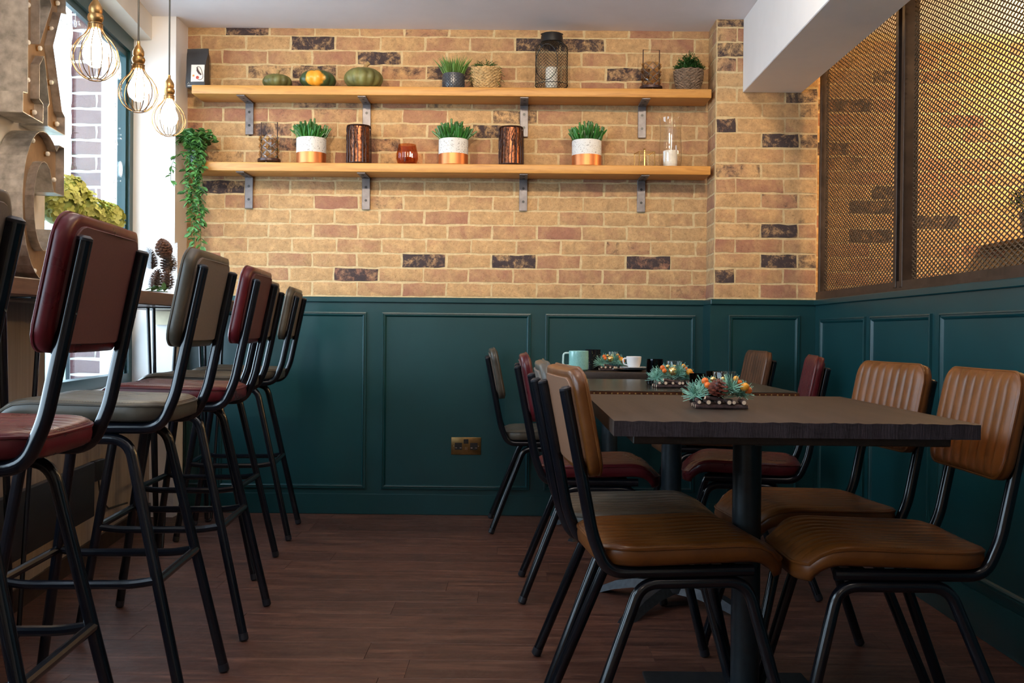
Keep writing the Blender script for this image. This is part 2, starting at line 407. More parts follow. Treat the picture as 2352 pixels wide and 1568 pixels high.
# brick meshes
def brick_mesh(L, H=.0618, dep=.03, jit=.0030, seed=0):
    rnd = random.Random(seed); nx, nz = max(2, round(L/.043)), 2; me = MB(); vs = []; fs = []
    for i in range(nx+1):
        for j in range(nz+1):
            ex = i in (0, nx); ez = j in (0, nz)
            dx = rnd.uniform(-jit, jit); dz = rnd.uniform(-jit, jit)
            dy = rnd.uniform(0, .0022)+(.0035 if (ex or ez) else 0)
            vs.append((-L/2+L*i/nx+dx, dy, -H/2+H*j/nz+dz))
    idx = lambda i, j: i*(nz+1)+j
    for i in range(nx):
        for j in range(nz): fs.append((idx(i, j), idx(i+1, j), idx(i+1, j+1), idx(i, j+1)))
    per = [idx(i, 0) for i in range(nx+1)]+[idx(nx, j) for j in range(1, nz+1)]+[idx(i, nz) for i in range(nx-1, -1, -1)]+[idx(0, j) for j in range(nz-1, 0, -1)]
    n = len(vs)
    for p in per: vs.append((vs[p][0], dep, vs[p][2]))
    k = len(per)
    for q in range(k): fs.append((per[q], n+q, n+(q+1) % k, per[(q+1) % k]))
    me.add(vs, fs); return me.mesh('brick', sharp=80)
BM = {}
def brick(parent, xc, zc, L, yface, tone=None, rotz=0, mat='brick', xy=None):
    key = round(L, 3)
    if key not in BM: BM[key] = [brick_mesh(L, seed=hash(key)+i) for i in range(6 if L > .19 else 3)]
    o = link('brick', random.choice(BM[key]), M[mat], parent, xy if xy else (xc, yface, zc), (0, 0, rotz+0.0))
    if tone is None:
        a = random.random(); pink = random.random()*.95; dk = random.random()*.5
        if a < .07: dk = .6+random.random()*.15
        tone = (pink, dk)
    o.color = (tone[0], tone[1], 0, 1); return o
CP = .0712   # course pitch
def px2xz(u, v, yy):
    r = ray(u, v); t_ = yy/r.y; return r.x*t_, CAMH+r.z*t_
def near(lst, x, z, L):
    for (dx, dz, k) in lst:
        if abs(dx-x) < L*.5 and abs(dz-z) < CP*.5: return k
    return None
darkM = [(562, 74, 1), (725, 103, 1), (885, 137, .95), (1232, 102, 1), (1340, 103, .95), (1000, 170, .95), (1450, 175, 1), (690, 163, .9), (620, 196, .85), (705, 243, .8), (810, 245, .75), (640, 300, .85), (690, 335, .85), (870, 335, .8), (1180, 267, .85), (1110, 302, .9), (530, 433, 1), (968, 600, 1), (1170, 602, 1), (1475, 604, 1), (813, 632, .95), (1350, 303, .6), (640, 270, .55), (1035, 75, .6), (880, 100, .5), (1330, 510, .6), (880, 540, .55), (1100, 465, .5), (1560, 540, .5), (740, 465, .6), (1390, 660, .55), (1545, 245, .6), (960, 375, .7), (1500, 660, .5)]
darkM = [(*px2xz(u, v, D), k) for u, v, k in darkM]
wall = struct('wall_back', MB().box((-1.9, D, DZ-.02), (.94, D+.12, ZC)), M['mortar'])
struct('wall_back_lower', MB().box((-1.9, D, -.05), (3.6, D+.12, DZ-.02)), M['cream'])
P = .2215
xe = -1.247-P*3      # joints for even courses
xo = -1.132-P*3
for r in range(19):
    z = DZ+.004+CP*(r+.5); zs = 1.0
    if r == 18: z, zs = 2.3725, .56
    x0 = (xe if r % 2 == 0 else xo)+random.uniform(-.01, .01)
    k = 0
    while x0+k*P < .935:
        a, bb = max(x0+k*P, -1.665), min(x0+(k+1)*P, .932); k += 1
        if bb-a < .03: continue
        L = bb-a-.0095; xc = (a+bb)/2
        dk = near(darkM, xc, z, P)
        tone = None if dk is None else (random.random(), dk)
        if bb-a > P*.97: L = P-.0095
        elif L > .12: L = round(L/.02)*.02
        else: L = round(L/.01)*.01
        o = brick(wall, xc, z, L, D-.006, tone)
        o.scale.z = zs
# brick pillar
Xp0, Xp1, Yp = .925, 1.408, 4.88
darkP = [(1671, 62, .9), (1671, 123, .9), (1669, 158, .8), (1832, 228, .9), (1854, 259, .75), (1665, 295, 1), (1787, 330, 1), (1854, 330, .85), (1682, 403, .75), (1830, 464, .7), (1811, 498, .6), (1787, 533, 1), (1776, 600, 1), (1854, 600, .85), (1658, 634, 1), (1730, 600, .5), (1700, 400, .6), (1690, 95, .7)]
darkP = [(*px2xz(u, v, Yp), k) for u, v, k in darkP]
pil = struct('wall_pillar', MB().box((Xp0, Yp, DZ-.02), (Xp1, D+.1, ZC)), M['mortar'])
for r in range(19):
    z = DZ+.004+CP*(r+.5)
    zs = 1.0
    if r == 18: z, zs = 2.3725, .56
    J = [Xp0, 1.143, 1.32, Xp1] if r % 2 == 0 else [Xp0, 1.023, 1.25, Xp1]
    for a, bb in zip(J, J[1:]):
        L = bb-a-.009; xc = (a+bb)/2; dk = near(darkP, xc, z, bb-a)
        brick(pil, xc, z, round(L, 3), Yp-.006, (random.random(), dk) if dk else (random.random(), random.random()*.62)).scale.z = zs
    for (ya, yb) in (((Yp+.004, D),) if r % 2 == 0 else ((Yp+.004, Yp+.1), (Yp+.1, D))):
        o = brick(pil, 0, z, round(yb-ya-.009, 3), 0, None, -PI/2, xy=(Xp0-.006, (ya+yb)/2, z)); o.scale.z = zs
# neighbour space behind the mesh
far = struct('wall_far', MB().box((1.40, D, DZ-.02), (3.6, D+.12, ZC)), M['mortar'])
darkF = [(2025, 176, .9), (2172, 178, .8), (1922, 241, .9), (1928, 341, .9), (2200, 276, .8), (2048, 440, 1), (2006, 475, 1), (2158, 511, 1), (1960, 542, 1), (2133, 250, .7), (1935, 600, .6), (2300, 590, .7)]
darkF = [(*px2xz(u, v, D), k) for u, v, k in darkF]
for r in range(19):
    z = DZ+.004+CP*(r+.5)
    if z > ZC-.01: break
    x0 = 1.40-(P/2 if r % 2 else 0)
    k = 0
    while x0+k*P < 3.1:
        a, bb = max(x0+k*P, 1.41), x0+(k+1)*P; k += 1
        dk = near(darkF, (a+bb)/2, z, P)
        brick(far, (a+bb)/2, z, P-.0095 if bb-a > P*.9 else .10, D-.006, (random.random(), dk) if dk else None)
struct('wall_neighbour', MB().box((3.5, -3, 0), (3.6, D, ZC)), M['cream'])
struct('wall_behind', MB().box((-2.1, -3.1, 0), (3.6, -3, ZC)), M['cream'])

# ceiling beam
struct('ceiling_beam', MB().box((1.05, -3, 2.045), (1.328, Yp-.005, ZC)), M['white'], bevel=.003, seg=1)

# left wall: sections follow the slightly skewed line
ZS, ZH = .62, 2.277     # sill, head
Y0w, Y1w = 3.50, 4.90
def slab(mb, ya, yb, za, zb, xo0=0, th=.30, fx=WX):
    mb.add([(fx(ya)+xo0, ya, za), (fx(yb)+xo0, yb, za), (fx(yb)+xo0-th, yb, za), (fx(ya)+xo0-th, ya, za),
            (fx(ya)+xo0, ya, zb), (fx(yb)+xo0, yb, zb), (fx(yb)+xo0-th, yb, zb), (fx(ya)+xo0-th, ya, zb)],
           [(3,2,1,0),(4,5,6,7),(0,1,5,4),(1,2,6,5),(2,3,7,6),(3,0,4,7)])
W2a, W2b = .2, 2.55    # second window beside the camera
lw = MB(); slab(lw, W2b, Y0w, 0, ZC, th=.13); slab(lw, -3, W2a, 0, ZC, th=.13)
slab(lw, Y0w, Y1w, ZH, ZC, th=.13); slab(lw, W2a, W2b, ZH, ZC, th=.13)
struct('wall_left', lw, M['cream'])
lw2 = MB(); slab(lw2, Y0w, Y1w, 0, ZS, th=.13); slab(lw2, W2a, W2b, 0, ZS, th=.13); struct('wall_left_lower', lw2, M['beige'])
lwb = MB(); slab(lwb, W2b, Y0w, 0, .98, xo0=.004, th=.004); struct('wall_left_board', lwb, M['beige'])
struct('wall_left_pier', MB().box((-2.0, Y1w, 0), (-1.645, D, ZC)), M['white'])
struct('trim_1', (lambda b: (slab(b, -1, Y1w-.01, 0, .07, xo0=.012, th=.012), b)[1])(MB()), M['bronze'])
sl = MB(); slab(sl, Y0w, Y1w, ZS, ZS+.02, xo0=.01, th=.16); struct('trim_2', sl, M['white'])

def window(n, ya, yb):
    w_ = thing('window_%d' % n, None, None); w_['kind'] = 'structure'
    def bar(a, b_, za, zb, name, m='teal', th=.06, xo0=0):
        mb = MB(); slab(mb, a, b_, za, zb, xo0=xo0, th=th, fx=FX); return mb.build(name, M[m], w_)
    bar(yb-.055, yb, ZS, ZH, 'frame_post'); bar(ya, ya+.055, ZS, ZH, 'frame_post')
    bar(ya+.055, yb-.055, ZH-.07, ZH, 'frame_rail'); bar(ya+.055, yb-.055, ZS, ZS+.07, 'frame_rail')
    bar(ya+.055, yb-.055, ZH-.10, ZH-.07, 'glazing_bead', th=.02, xo0=-.015); bar(yb-.075, yb-.055, ZS+.07, ZH-.1, 'glazing_bead', th=.02, xo0=-.015)
    p_ = bar(ya+.05, yb-.05, ZS+.06, ZH-.06, 'pane', 'pane', .004, -.03)
    return w_
win = window(1, Y0w, Y1w); window(2, W2a, W2b)
# painted window decorations: drops, baubles and stars in white line
dec = MB(); rd = random.Random(3)
def onpane(y, z): return Vector((FX(y)-.027, y, z))
def ring(y, z, a, b, k=14):
    dec.tube([onpane(y+a*math.cos(2*PI*i/k), z+b*math.sin(2*PI*i/k)) for i in range(k)], .0018, 4, closed=True)
for i in range(26):
    z = .78+1.42*i/26+rd.uniform(-.02, .02); yy = 4.80-rd.random()*.10; ty = i % 4
    if ty == 0: ring(yy, z, .022, .035); ring(yy, z, .008, .03)
    elif ty == 1:
        for k in range(3): dec.tube([onpane(yy-.02*math.cos(k*PI/3), z-.02*math.sin(k*PI/3)), onpane(yy+.02*math.cos(k*PI/3), z+.02*math.sin(k*PI/3))], .0016, 4)
    elif ty == 2:
        dec.tube([onpane(yy, z+.03), onpane(yy-.02, z), onpane(yy+.02, z)], .0016, 4, closed=True)
    else:
        for k in range(4): dec.sphere(onpane(yy+rd.uniform(-.02, .02), z+rd.uniform(-.03, .03)), .004, 6, (.3, 1, 1))
for i in range(22):
    yy = 3.62+1.2*i/22; z = 2.13+rd.uniform(-.05, .03)
    if i % 3 == 0: ring(yy, z, .02, .035); ring(yy, z, .007, .03)
    elif i % 3 == 1: ring(yy, z, .014, .014, 8); dec.tube([onpane(yy, z+.014), onpane(yy, z+.08)], .0012, 4)
    else:
        for k in range(3): dec.sphere(onpane(yy+rd.uniform(-.02, .02), z+rd.uniform(-.03, .03)), .005, 6, (.3, 1, 1))
dd = dec.build('painted_decoration', M['decal'], win); dd['label'] = 'white line drawings of baubles and drops painted on the glass'
for (ya, yb) in ((Y0w, Y1w), (W2a, W2b)):
    yc = (ya+yb)/2; light('window_portal', 'AREA', (FX(yc)-.05, yc, (ZS+ZH)/2), 1, (1, 1, 1), rot=(0, -PI/2, math.atan(.09)), size=(ZH-ZS, yb-ya), portal=True)

# outside
struct('street_ground', MB().box((-9, -3, -.2), (-2.02, 12, -.05)), M['ground'])
ext = struct('wall_outside', MB().box((-2.155, 4.93, -.1), (-1.90, 5.3, 2.6)), M['pale_mortar'])
for r in range(33):
    z = .04+.075*r; L1 = .10 if r % 2 else .21
    for (xa_, xb_) in (((-2.155, -1.90),) if r % 2 else ((-2.155, -2.04), (-2.03, -1.90))):
        brick(ext, 0, z, round(xb_-xa_, 3), 4.922, (random.random(), random.random()*.9), mat='street_brick', xy=((xa_+xb_)/2, 4.922, z))
struct('outside_wall_return', MB().box((-2.15, 5.3, -.1), (-1.95, 9, 2.6)), M['render_wall'])
bx = thing('utility_cabinet', 'pale green boarded cabinet outside behind the window glass', 'cabinet', (-2.72, 5.9, -.05))
MB().box((-.22, -.1, 0), (.16, .2, 1.05)).build('body', M['mint_box'], bx, bevel=.006)
MB().box((.165, -.11, 0), (.185, .2, 1.07)).build('edge_post', M['column'], bx)
MB().box((-.215, -.108, .62), (.15, -.101, .632)).build('joint_strip', M['column'], bx)
dp = thing('drainpipe', 'pale blue vertical pipe outside beyond the window', 'pipe', (-2.62, 5.6, -.05))
MB().tube([(0, 0, 0), (0, 0, 2.7)], .035, 14).build('pipe', M['drain'], dp)
for z in (.4, 1.5): MB().tube([(0, 0, z), (0, 0, z+.05)], .042, 14).build('collar', M['drain'], dp)

# ---------------- wainscot
def molding(mb, w, h, fn, sec=.022):
    """stepped picture-frame moulding, outer size w x h, fn(a, b, depth)->xyz, a,b from lower-left"""
    prof = [(0, 0), (.001, .009), (.006, .010), (.007, .005), (.012, .0055), (.0135, .009), (.018, .006), (.021, .0015), (.022, 0)]
    rings = []
    for (i, d) in prof:
        rings.append([fn(i, i, d), fn(w-i, i, d), fn(w-i, h-i, d), fn(i, h-i, d)])
    vs = [p for r_ in rings for p in r_]; fs = []
    for q in range(len(prof)-1):
        for k in range(4):
            l = (k+1) % 4; fs.append((q*4+k, q*4+l, (q+1)*4+l, (q+1)*4+k))
    mb.add(vs, fs); return mb
YW = 5.045
def wains_back(name, xa, xb, yf, ydeep, panels):
    o = struct(name, MB().box((xa, yf, 0), (xb, ydeep, DZ-.026)), M['teal'])
    MB().box((xa, yf-.012, DZ-.026), (xb, ydeep, DZ)).build('cap_rail', M['teal'], o, bevel=.003, seg=1)
    MB().box((xa, yf-.006, 0), (xb, yf, .10)).build('skirting', M['teal'], o, bevel=.002, seg=1)
    for (pa, pb) in panels:
        mb = MB(); molding(mb, pb-pa, .868, lambda a, b_, d, pa=pa: (pa+a, yf-d, .125+b_)); mb.smooth = False
        mb.build('panel_moulding', M['teal'], o)
    return o
wains_back('trim_3', -1.66, .94, YW, D, [(-1.80+.16, -1.549), (-1.474, -.745), (-.669, .062), (.131, .868)])
wains_back('trim_4', .905, XR, 4.855, YW+.03, [(.99, 1.327)])
wr = struct('wall_right', MB().box((XR, -.4, 0), (XR+.05, 4.855, DZ-.026)), M['teal'])
MB().box((XR-.012, -.4, DZ-.026), (XR+.07, 4.855, DZ)).build('cap_rail', M['teal'], wr, bevel=.003, seg=1)
MB().box((XR-.014, -.4, 0), (XR, 4.855, .13)).build('skirting', M['teal'], wr, bevel=.004, seg=2)
for (a, bb) in ((4.143, 4.762), (3.483, 4.082), (2.78, 3.411), (2.08, 2.71), (1.38, 2.01), (.68, 1.31)):
    mb = MB(); molding(mb, bb-a, .82, lambda p, q, d, bb=bb: (XR-d, bb-p, .158+q)); mb.smooth = False
    mb.build('panel_moulding', M['teal'], wr)
struct('wall_right_near', MB().box((XR, -3, 0), (XR+.1, -.4, ZC)), M['cream'])

# ---------------- mesh partition
pt = thing('mesh_partition', 'bronze steel screen of expanded diamond mesh standing on the green dado wall', 'partition', (XR+.02, 3.0, DZ))
pt['kind'] = 'structure'
zt = ZC-DZ
MB().box((-.022, -3.4, 0), (.03, 1.845, .012)).build('bottom_rail', M['bronze'], pt)
MB().box((-.022, -3.4, .012), (-.016, 1.845, .036)).build('rail_lip', M['bronze'], pt)
MB().box((-.024, -3.4, zt-.04), (.03, 1.845, zt)).build('top_rail', M['bronze'], pt)
for yy in (1.80, .80, -.75, -2.3):
    q = MB(); w2 = .03 if yy > 1.5 else .085
    if yy < 1.5:
        q.box((-.024, yy-w2/2, .012), (.03, yy-w2/2+.028, zt)).box((-.008, yy-w2/2+.028, .012), (.03, yy+w2/2-.028, zt)).box((-.026, yy+w2/2-.028, .012), (.03, yy+w2/2, zt))
    else: q.box((-.016, yy+.01, .012), (.02, yy+.04, zt))
    q.build('post', M['bronze'], pt, bevel=.0015, seg=1)
SWD, LWD = .0352, .0176
def mesh_panel(ya, yb):
    mb = MB(); vs = []; fs = []
    ny = int((yb-ya)/SWD); nz = int((zt-.05)/LWD)
    hw, hd = .0012, .0020
    for i in range(ny):
        for j in range(nz):
            y_ = ya+i*SWD; z_ = .03+j*LWD
            for (p, q) in (((y_, z_+LWD/2), (y_+SWD/2, z_)), ((y_+SWD/2, z_), (y_+SWD, z_+LWD/2)), ((y_+SWD, z_+LWD/2), (y_+SWD/2, z_+LWD)), ((y_+SWD/2, z_+LWD), (y_, z_+LWD/2))):
                if (q[1] > p[1]) != (q[0] > p[0]): dx = 1
                else: dx = -1
                n = len(vs)
                for (a, s_) in ((p, -1), (q, 1)):
                    vs += [(.004-hd*1, a[0], a[1]-hw), (.004+hd, a[0], a[1]-hw+.0012), (.004+hd, a[0], a[1]+hw+.0012), (.004-hd, a[0], a[1]+hw)]
                fs += [(n, n+1, n+5, n+4), (n+1, n+2, n+6, n+5), (n+2, n+3, n+7, n+6), (n+3, n, n+4, n+7)]
    me = bpy.data.meshes.new('mesh'); me.from_pydata(vs, [], fs)
    o = link('expanded_mesh', me, M['mesh'], pt); o['kind'] = 'stuff'
mesh_panel(.845, 1.80); mesh_panel(-.71, .755); mesh_panel(-2.25, -.80)

# ---------------- shelves and brackets
SY = 4.885
def shelf(name, z, label):
    o = thing(name, label, 'shelf', (-.33, 4.97, z))
    q = MB().box((-1.235, SY-4.97, -.042), (1.235, .098, 0)); b_ = q.build('board', M['pine'], o, bevel=.004, seg=2)
    return o
Z1, Z2 = 2.062, 1.698
shelf('shelf', Z1, 'upper long pine plank shelf on the brick wall holding pumpkins and plants')
shelf('shelf', Z2, 'lower long pine plank shelf on the brick wall holding copper pots')
bmv = MB().box((-.02, -.006, -.20), (.02, 0, -.042)).box((-.02, -.170, -.048), (.02, 0, -.042)); bme = bmv.mesh('bracket', .0015, 1)
hole = MB().lathe([(.0, 0), (.006, 0), (.0065, .0015), (0, .0015)], 10).mesh('hole')
LBL = ['furthest left', 'second from left', 'third from left', 'rightmost']
for z, hn, shn in ((Z1, .2, 'upper'), (Z2, .2, 'lower')):
    for i, xx in enumerate((-1.335, -.757, .018, .598)):
        o = thing('shelf_bracket', 'grey steel angle bracket, %s of the four under the %s shelf' % (LBL[i], shn), 'bracket', (xx, 5.068, z), group='steel brackets under the %s shelf' % shn)
        link('bracket_plate', bme, M['bracket'], o)
        for dz in (-.09, -.155): link('screw', hole, M['black_plastic'], o, (0, -.0065, dz), (PI/2, 0, 0))
        for dy in (-.05, -.12): link('screw', hole, M['black_plastic'], o, (0, dy, -.0495), (0, 0, 0))

# ---------------- seats and backs
def squ(s, t, a, b, rho):
    """unit square -> rounded rectangle a x b (half sizes); corners only round towards the rim"""
    m = max(abs(s), abs(t))
    if m < 1e-6: return 0.0, 0.0
    x, y = abs(s)/m*a, abs(t)/m*b; r = rho*m**4
    if x > a-r and y > b-r:
        th = (y-(b-r))/(2*r)*PI/2 if abs(s) >= abs(t) else PI/2-(x-(a-r))/(2*r)*PI/2
        x, y = a-r+r*math.cos(th), b-r+r*math.sin(th)
    return math.copysign(x*m, s), math.copysign(y*m, t)
def cushion(Lx, Ly, th, ribs, c, topf, nx=16, ny=48, ribh=.004, both=False):
    """closed pad: x in [-Lx/2,Lx/2], y in [-Ly/2,Ly/2], top z = th/2+topf ; ribs run along x"""
    vs = []; fs = []; top = {}; bot = {}
    for i in range(nx+1):
        for j in range(ny+1):
            s = -1+2*i/nx; t = -1+2*j/ny
            s = math.sin(s*PI/2)*.35+s*.65
            x, y = squ(s, t, Lx/2, Ly/2, c); off = topf(s, t)
            e = 1-max(abs(s), abs(t))**10
            rib = abs(math.sin(PI*ribs*(t*.5+.5)))**.55 if ribs else 0
            top[i, j] = len(vs); vs.append((x, y, th/2+off+e*(ribh*rib+.004)))
    for i in range(nx+1):
        for j in range(ny+1):
            x, y, z = vs[top[i, j]]; s = -1+2*i/nx; t = -1+2*j/ny
            bot[i, j] = len(vs); vs.append((x*.97, y*.97, -th/2+topf(s, t)))
    for i in range(nx):
        for j in range(ny):
            fs.append((top[i, j], top[i+1, j], top[i+1, j+1], top[i, j+1])); fs.append((bot[i, j+1], bot[i+1, j+1], bot[i+1, j], bot[i, j]))
    per = [(i, 0) for i in range(nx)]+[(nx, j) for j in range(ny)]+[(i, ny) for i in range(nx, 0, -1)]+[(0, j) for j in range(ny, 0, -1)]
    K = len(per); n0 = len(vs)
    for lv, (fz, g) in enumerate(((.72, 1.012), (0, 1.022), (-.75, 1.012))):
        for q in per:
            a = Vector(vs[top[q]]); b_ = Vector(vs[bot[q]]); zc = (a.z+b_.z)/2
            vs.append((a.x*g, a.y*g, zc+fz*(a.z-b_.z)/2))
    lev = [[top[q] for q in per]]+[[n0+l*K+k for k in range(K)] for l in range(3)]+[[bot[q] for q in per]]
    for l in range(4):
        for k in range(K): fs.append((lev[l][k], lev[l+1][k], lev[l+1][(k+1) % K], lev[l][(k+1) % K]))
    mb = MB(); mb.add(vs, fs); edge = [vs[p] for p in lev[1]][::2]
    return mb, edge
def seatf(s, t):
    d = max(0, (s-.45)/.55)
    return -.040*d**2.2 - .006*math.exp(-((s+.2)**2+t*t)*3) + .004*(abs(t)**3)
def backf(s, t): return .006*t*t
SEAT_L, SEAT_W, SEAT_T = .400, .358, .042
mb, e1 = cushion(SEAT_L, SEAT_W, SEAT_T, 10, .080, seatf, 20, 80); SEATM = mb.mesh('seat', sharp=75)
SEATP = MB().tube(e1, .0036, 6, closed=True).mesh('piping')
mb, e2 = cushion(.225, .370, .028, 9, .045, backf, 18, 72, .0045); BACKM = mb.mesh('backrest', sharp=75)
BACKP = MB().tube(e2, .0034, 6, closed=True).mesh('piping')
bp = [squ(*q, .098, .165, .035) for q in [(-1+2*k/20, -1) for k in range(20)]+[(1, -1+2*k/20) for k in range(20)]+[(1-2*k/20, 1) for k in range(20)]+[(-1, 1-2*k/20) for k in range(20)]]
BPM = MB().prism(bp, -.0185, -.010, lambda a, b_, h: (a, b_, h+.006*(b_/.185)**2)).mesh('backing_panel', .0015, 1)
ST = MB()
for k in range(0, len(e1)-1):
    a, b_ = Vector(e1[k]), Vector(e1[k+1])
    n = max(1, int((b_-a).length/.006))
    for q in range(n):
        p0 = a.lerp(b_, (q+.15)/n)*.975; p1 = a.lerp(b_, (q+.75)/n)*.975
        p0.z += .0065; p1.z += .0065
        ST.tube([p0, p1], .0011, 3, caps=False)
STM = ST.mesh('stitch')

TR = .0132
def frame_proto(kind):
    H = 0 if kind == 'chair' else .272; HB = 0 if kind == 'chair' else .259
    root = thing('dining_chair' if kind == 'chair' else 'bar_stool', 'x', kind if kind == 'chair' else 'stool')
    ox = -.25
    seat = link('seat', SEATM, M['brown'], root, (ox+.280, 0, .438+H), (0, R(-1.5), 0))
    link('piping', SEATP, M['brown'], seat); link('stitching', STM, M['thread'], seat)
    # back: pad local +z faces forward
    bk = link('backrest', BACKM, M['brown'], root, (ox+.0375, 0, .713+HB)); bk.rotation_euler = (0, R(90-11.3), 0)
    # local x must point down/up : rotate so +z -> forward
    link('piping', BACKP, M['brown'], bk); link('backing_panel', BPM, M['brown_back'], bk)
    for s in (-1, 1):
        yb = s*.155
        path = fillet([(ox, yb, .782+HB), (ox+.060, yb, .48+H), (ox+.092, yb, .402+H), (ox+.405, yb, .402+H)], [.25, .055], 7)
        fr = MB().tube(path, TR, 12).build('back_frame', M['tube'], root)
        d = (Vector(path[0])-Vector(path[1])).normalized(); p0 = Vector(path[0])
        MB().tube([p0-d*.001, p0+d*.004, p0+d*.008], [TR, TR, TR*.55], 12).build('end_plug', M['cap'], fr)
        for zz in (.665, .76):
            xx = ox+.060*(.782-zz)/.302
            MB().sphere((xx-.004, yb-s*.001, zz+HB), .006, 8).tube([(xx-.012, yb, zz+HB), (xx+.02, yb, zz+HB)], .0035, 6).build('bolt', M['chrome'], fr)
        # legs: half arch each
        ya, yf_ = s*.15, s*.19
        zt_ = .377+H
        for side in (0, 1):
            if side == 0: pts = [(ox+.277, ya, zt_), (ox+.165, ya, zt_), (ox+.022, yf_, .012)]
            else: pts = [(ox+.277, ya, zt_), (ox+.395, ya, zt_), (ox+.490, yf_, .012)]
            pth = fillet(pts, .055, 7)
            lg = MB().tube(pth, TR, 12).build('leg', M['tube'], root)
            e = Vector(pth[-1]); d = (Vector(pth[-1])-Vector(pth[-2])).normalized()
            MB().tube([e-d*.012, e+d*.006, (e+d*.01)], [TR*1.06, TR*1.06, TR*.8], 12).build('foot_cap', M['cap'], lg)
    if kind != 'chair':
        zf = .32; k = (zt_-zf)/(zt_-.012)
        xr = ox+.165+(.022-.165)*k; xf = ox+.395+(.490-.395)*k; yy = .15+.04*k
        for s in (-1, 1):
            MB().tube(fillet([(xr, s*yy, zf+.009), (xr+.06, s*yy, zf), (xf-.06, s*yy, zf), (xf, s*yy, zf+.009)], .30, 5), .0105, 10).build('foot_bar', M['tube'], root)
        for xx in (xr, xf): MB().tube([(xx, -yy, zf+.008), (xx, yy, zf+.008)], .0105, 10).build('foot_bar', M['tube'], root)
    for yy in (-.08, .08) if kind == 'chair' else (-.08, .08):
        pass
    MB().box((ox+.16, -.155, .399+H), (ox+.19, .155, .414+H)).build('seat_rail', M['tube'], root)
    MB().box((ox+.34, -.155, .399+H), (ox+.37, .155, .414+H)).build('seat_rail', M['tube'], root)
    return root
def place(proto, first, x0, yc, phi, mat, label, group):
    o = proto if first else copy_tree(proto)
    th = phi; 
    o.rotation_euler = (0, 0, th)
    o.location = (x0+.25*math.cos(th), yc+.25*math.sin(th), 0)
    for ch in o.children:
        if ch.name.startswith(('seat', 'backrest')) and not ch.name.startswith('seat_rail'):
            ch.material_slots[0].material = M[mat]
            for g in ch.children:
                if g.name.startswith('piping'): g.material_slots[0].material = M[mat]
                if g.name.startswith('backing'): g.material_slots[0].material = M[mat+'_back']
    tag(o, label, 'chair' if 'chair' in o.name else 'stool', group); return o
CH = frame_proto('chair'); SP = frame_proto('stool')
g1 = 'dining chairs around the tables'; g2 = 'bar stools at the window bar'
bpy.context.view_layer.update()
chairs = [(.080, 2.28, R(7), 'brown', 'tan brown leather dining chair nearest the camera on the left side of the front table'),
 (.042, 2.665, R(1), 'grey', 'grey leather dining chair directly behind the tan one, left of the tables'),
 (.0, 3.59, R(0), 'red', 'dark red leather dining chair on the left side of the copper-edged table'),
 (-.14, 4.765, R(2), 'grey', 'small grey leather dining chair nearest the back wall, beside the socket'),
 (1.07, 2.30, PI+R(0), 'brown', 'ribbed tan leather dining chair at the right edge of the picture'),
 (1.045, 2.80, PI+R(7), 'brown', 'ribbed tan leather dining chair second from right, against the green wall'),
 (1.08, 3.66, PI+R(-10), 'red', 'dark red leather dining chair on the right side of the copper-edged table'),
 (1.10, 4.60, PI+R(2), 'choc', 'ribbed chestnut leather dining chair turned towards the room by the brick pillar')]
protoC = CH; 
stools = [(-.668, 1.22, PI+R(3), 'grey', 'grey leather bar stool cut off by the left edge of the picture'),
 (-.708, 1.80, PI+R(4), 'red', 'dark red leather bar stool with large back nearest the camera'),
 (-.732, 2.50, PI+R(3.5), 'grey', 'grey leather bar stool between two red ones, in front of the pinecone vase'),
 (-.777, 3.15, PI+R(4), 'red', 'dark red leather bar stool further down the bar, fourth from the camera'),
 (-.925, 3.87, PI+R(2), 'grey', 'grey leather bar stool mostly hidden behind the farther red stool'),
 (-.972, 4.57, PI+R(6), 'grey', 'grey leather bar stool last in the row, next to the green wall')]
for i, (x, y, a, m, l) in enumerate(chairs[::-1]): place(CH, i == len(chairs)-1, x, y, a, m, l, g1)
for i, (x, y, a, m, l) in enumerate(stools[::-1]): place(SP, i == len(stools)-1, x, y, a, m, l, g2)

# ---------------- tables
def pedestal(root, h, r, arms, mcol='column'):
    MB().lathe([(r, .06), (r, h-.03), (r*1.25, h-.028), (r*1.25, h-.02)], 28).build('column', M[mcol], root)
    MB().box((-.22, -.03, h-.02), (.22, .03, h-.012)).box((-.03, -.22, h-.02), (.03, .22, h-.012)).build('top_plate', M['cast'], root)
    if arms == 'flat':
        MB().box((-.21, -.27, .0), (.21, .27, .012)).lathe([(.075, .012), (.06, .04), (r*1.15, .07), (0, .07)], 24).build('base', M['cast'], root, bevel=.004)
    else:
        MB().lathe([(.07, .05), (.065, .075), (r*1.2, .10), (0, .10)], 24).build('hub', M['cast'], root)
        for k in range(4):
            a = PI/4+k*PI/2+R(8); d = Vector((math.cos(a), math.sin(a), 0)); n = Vector((-d.y, d.x, 0)); vs = []
            prof = [(.04, .075, .045), (.12, .07, .04), (.2, .05, .032), (.26, .022, .026), (.295, .012, .022), (.31, .010, .015)]
            for (q, zt2, wd) in prof:
                zb = max(.0, zt2-.028)
                vs += [d*q+n*wd+Vector((0, 0, zb)), d*q-n*wd+Vector((0, 0, zb)), d*q-n*wd*.6+Vector((0, 0, zt2)), d*q+n*wd*.6+Vector((0, 0, zt2))]
            fs = [(0, 1, 2, 3), (20, 23, 22, 21)]
            for q in range(5): fs += [(q*4+i, q*4+4+i, q*4+4+(i+1) % 4, q*4+(i+1) % 4) for i in range(4)]
            MB().add(vs, fs).build('foot_arm', M['cast'], root)
T1 = thing('dining_table', 'dark stained plank table with thick sawn edge nearest the camera', 'table', (.545, 2.435, 0))
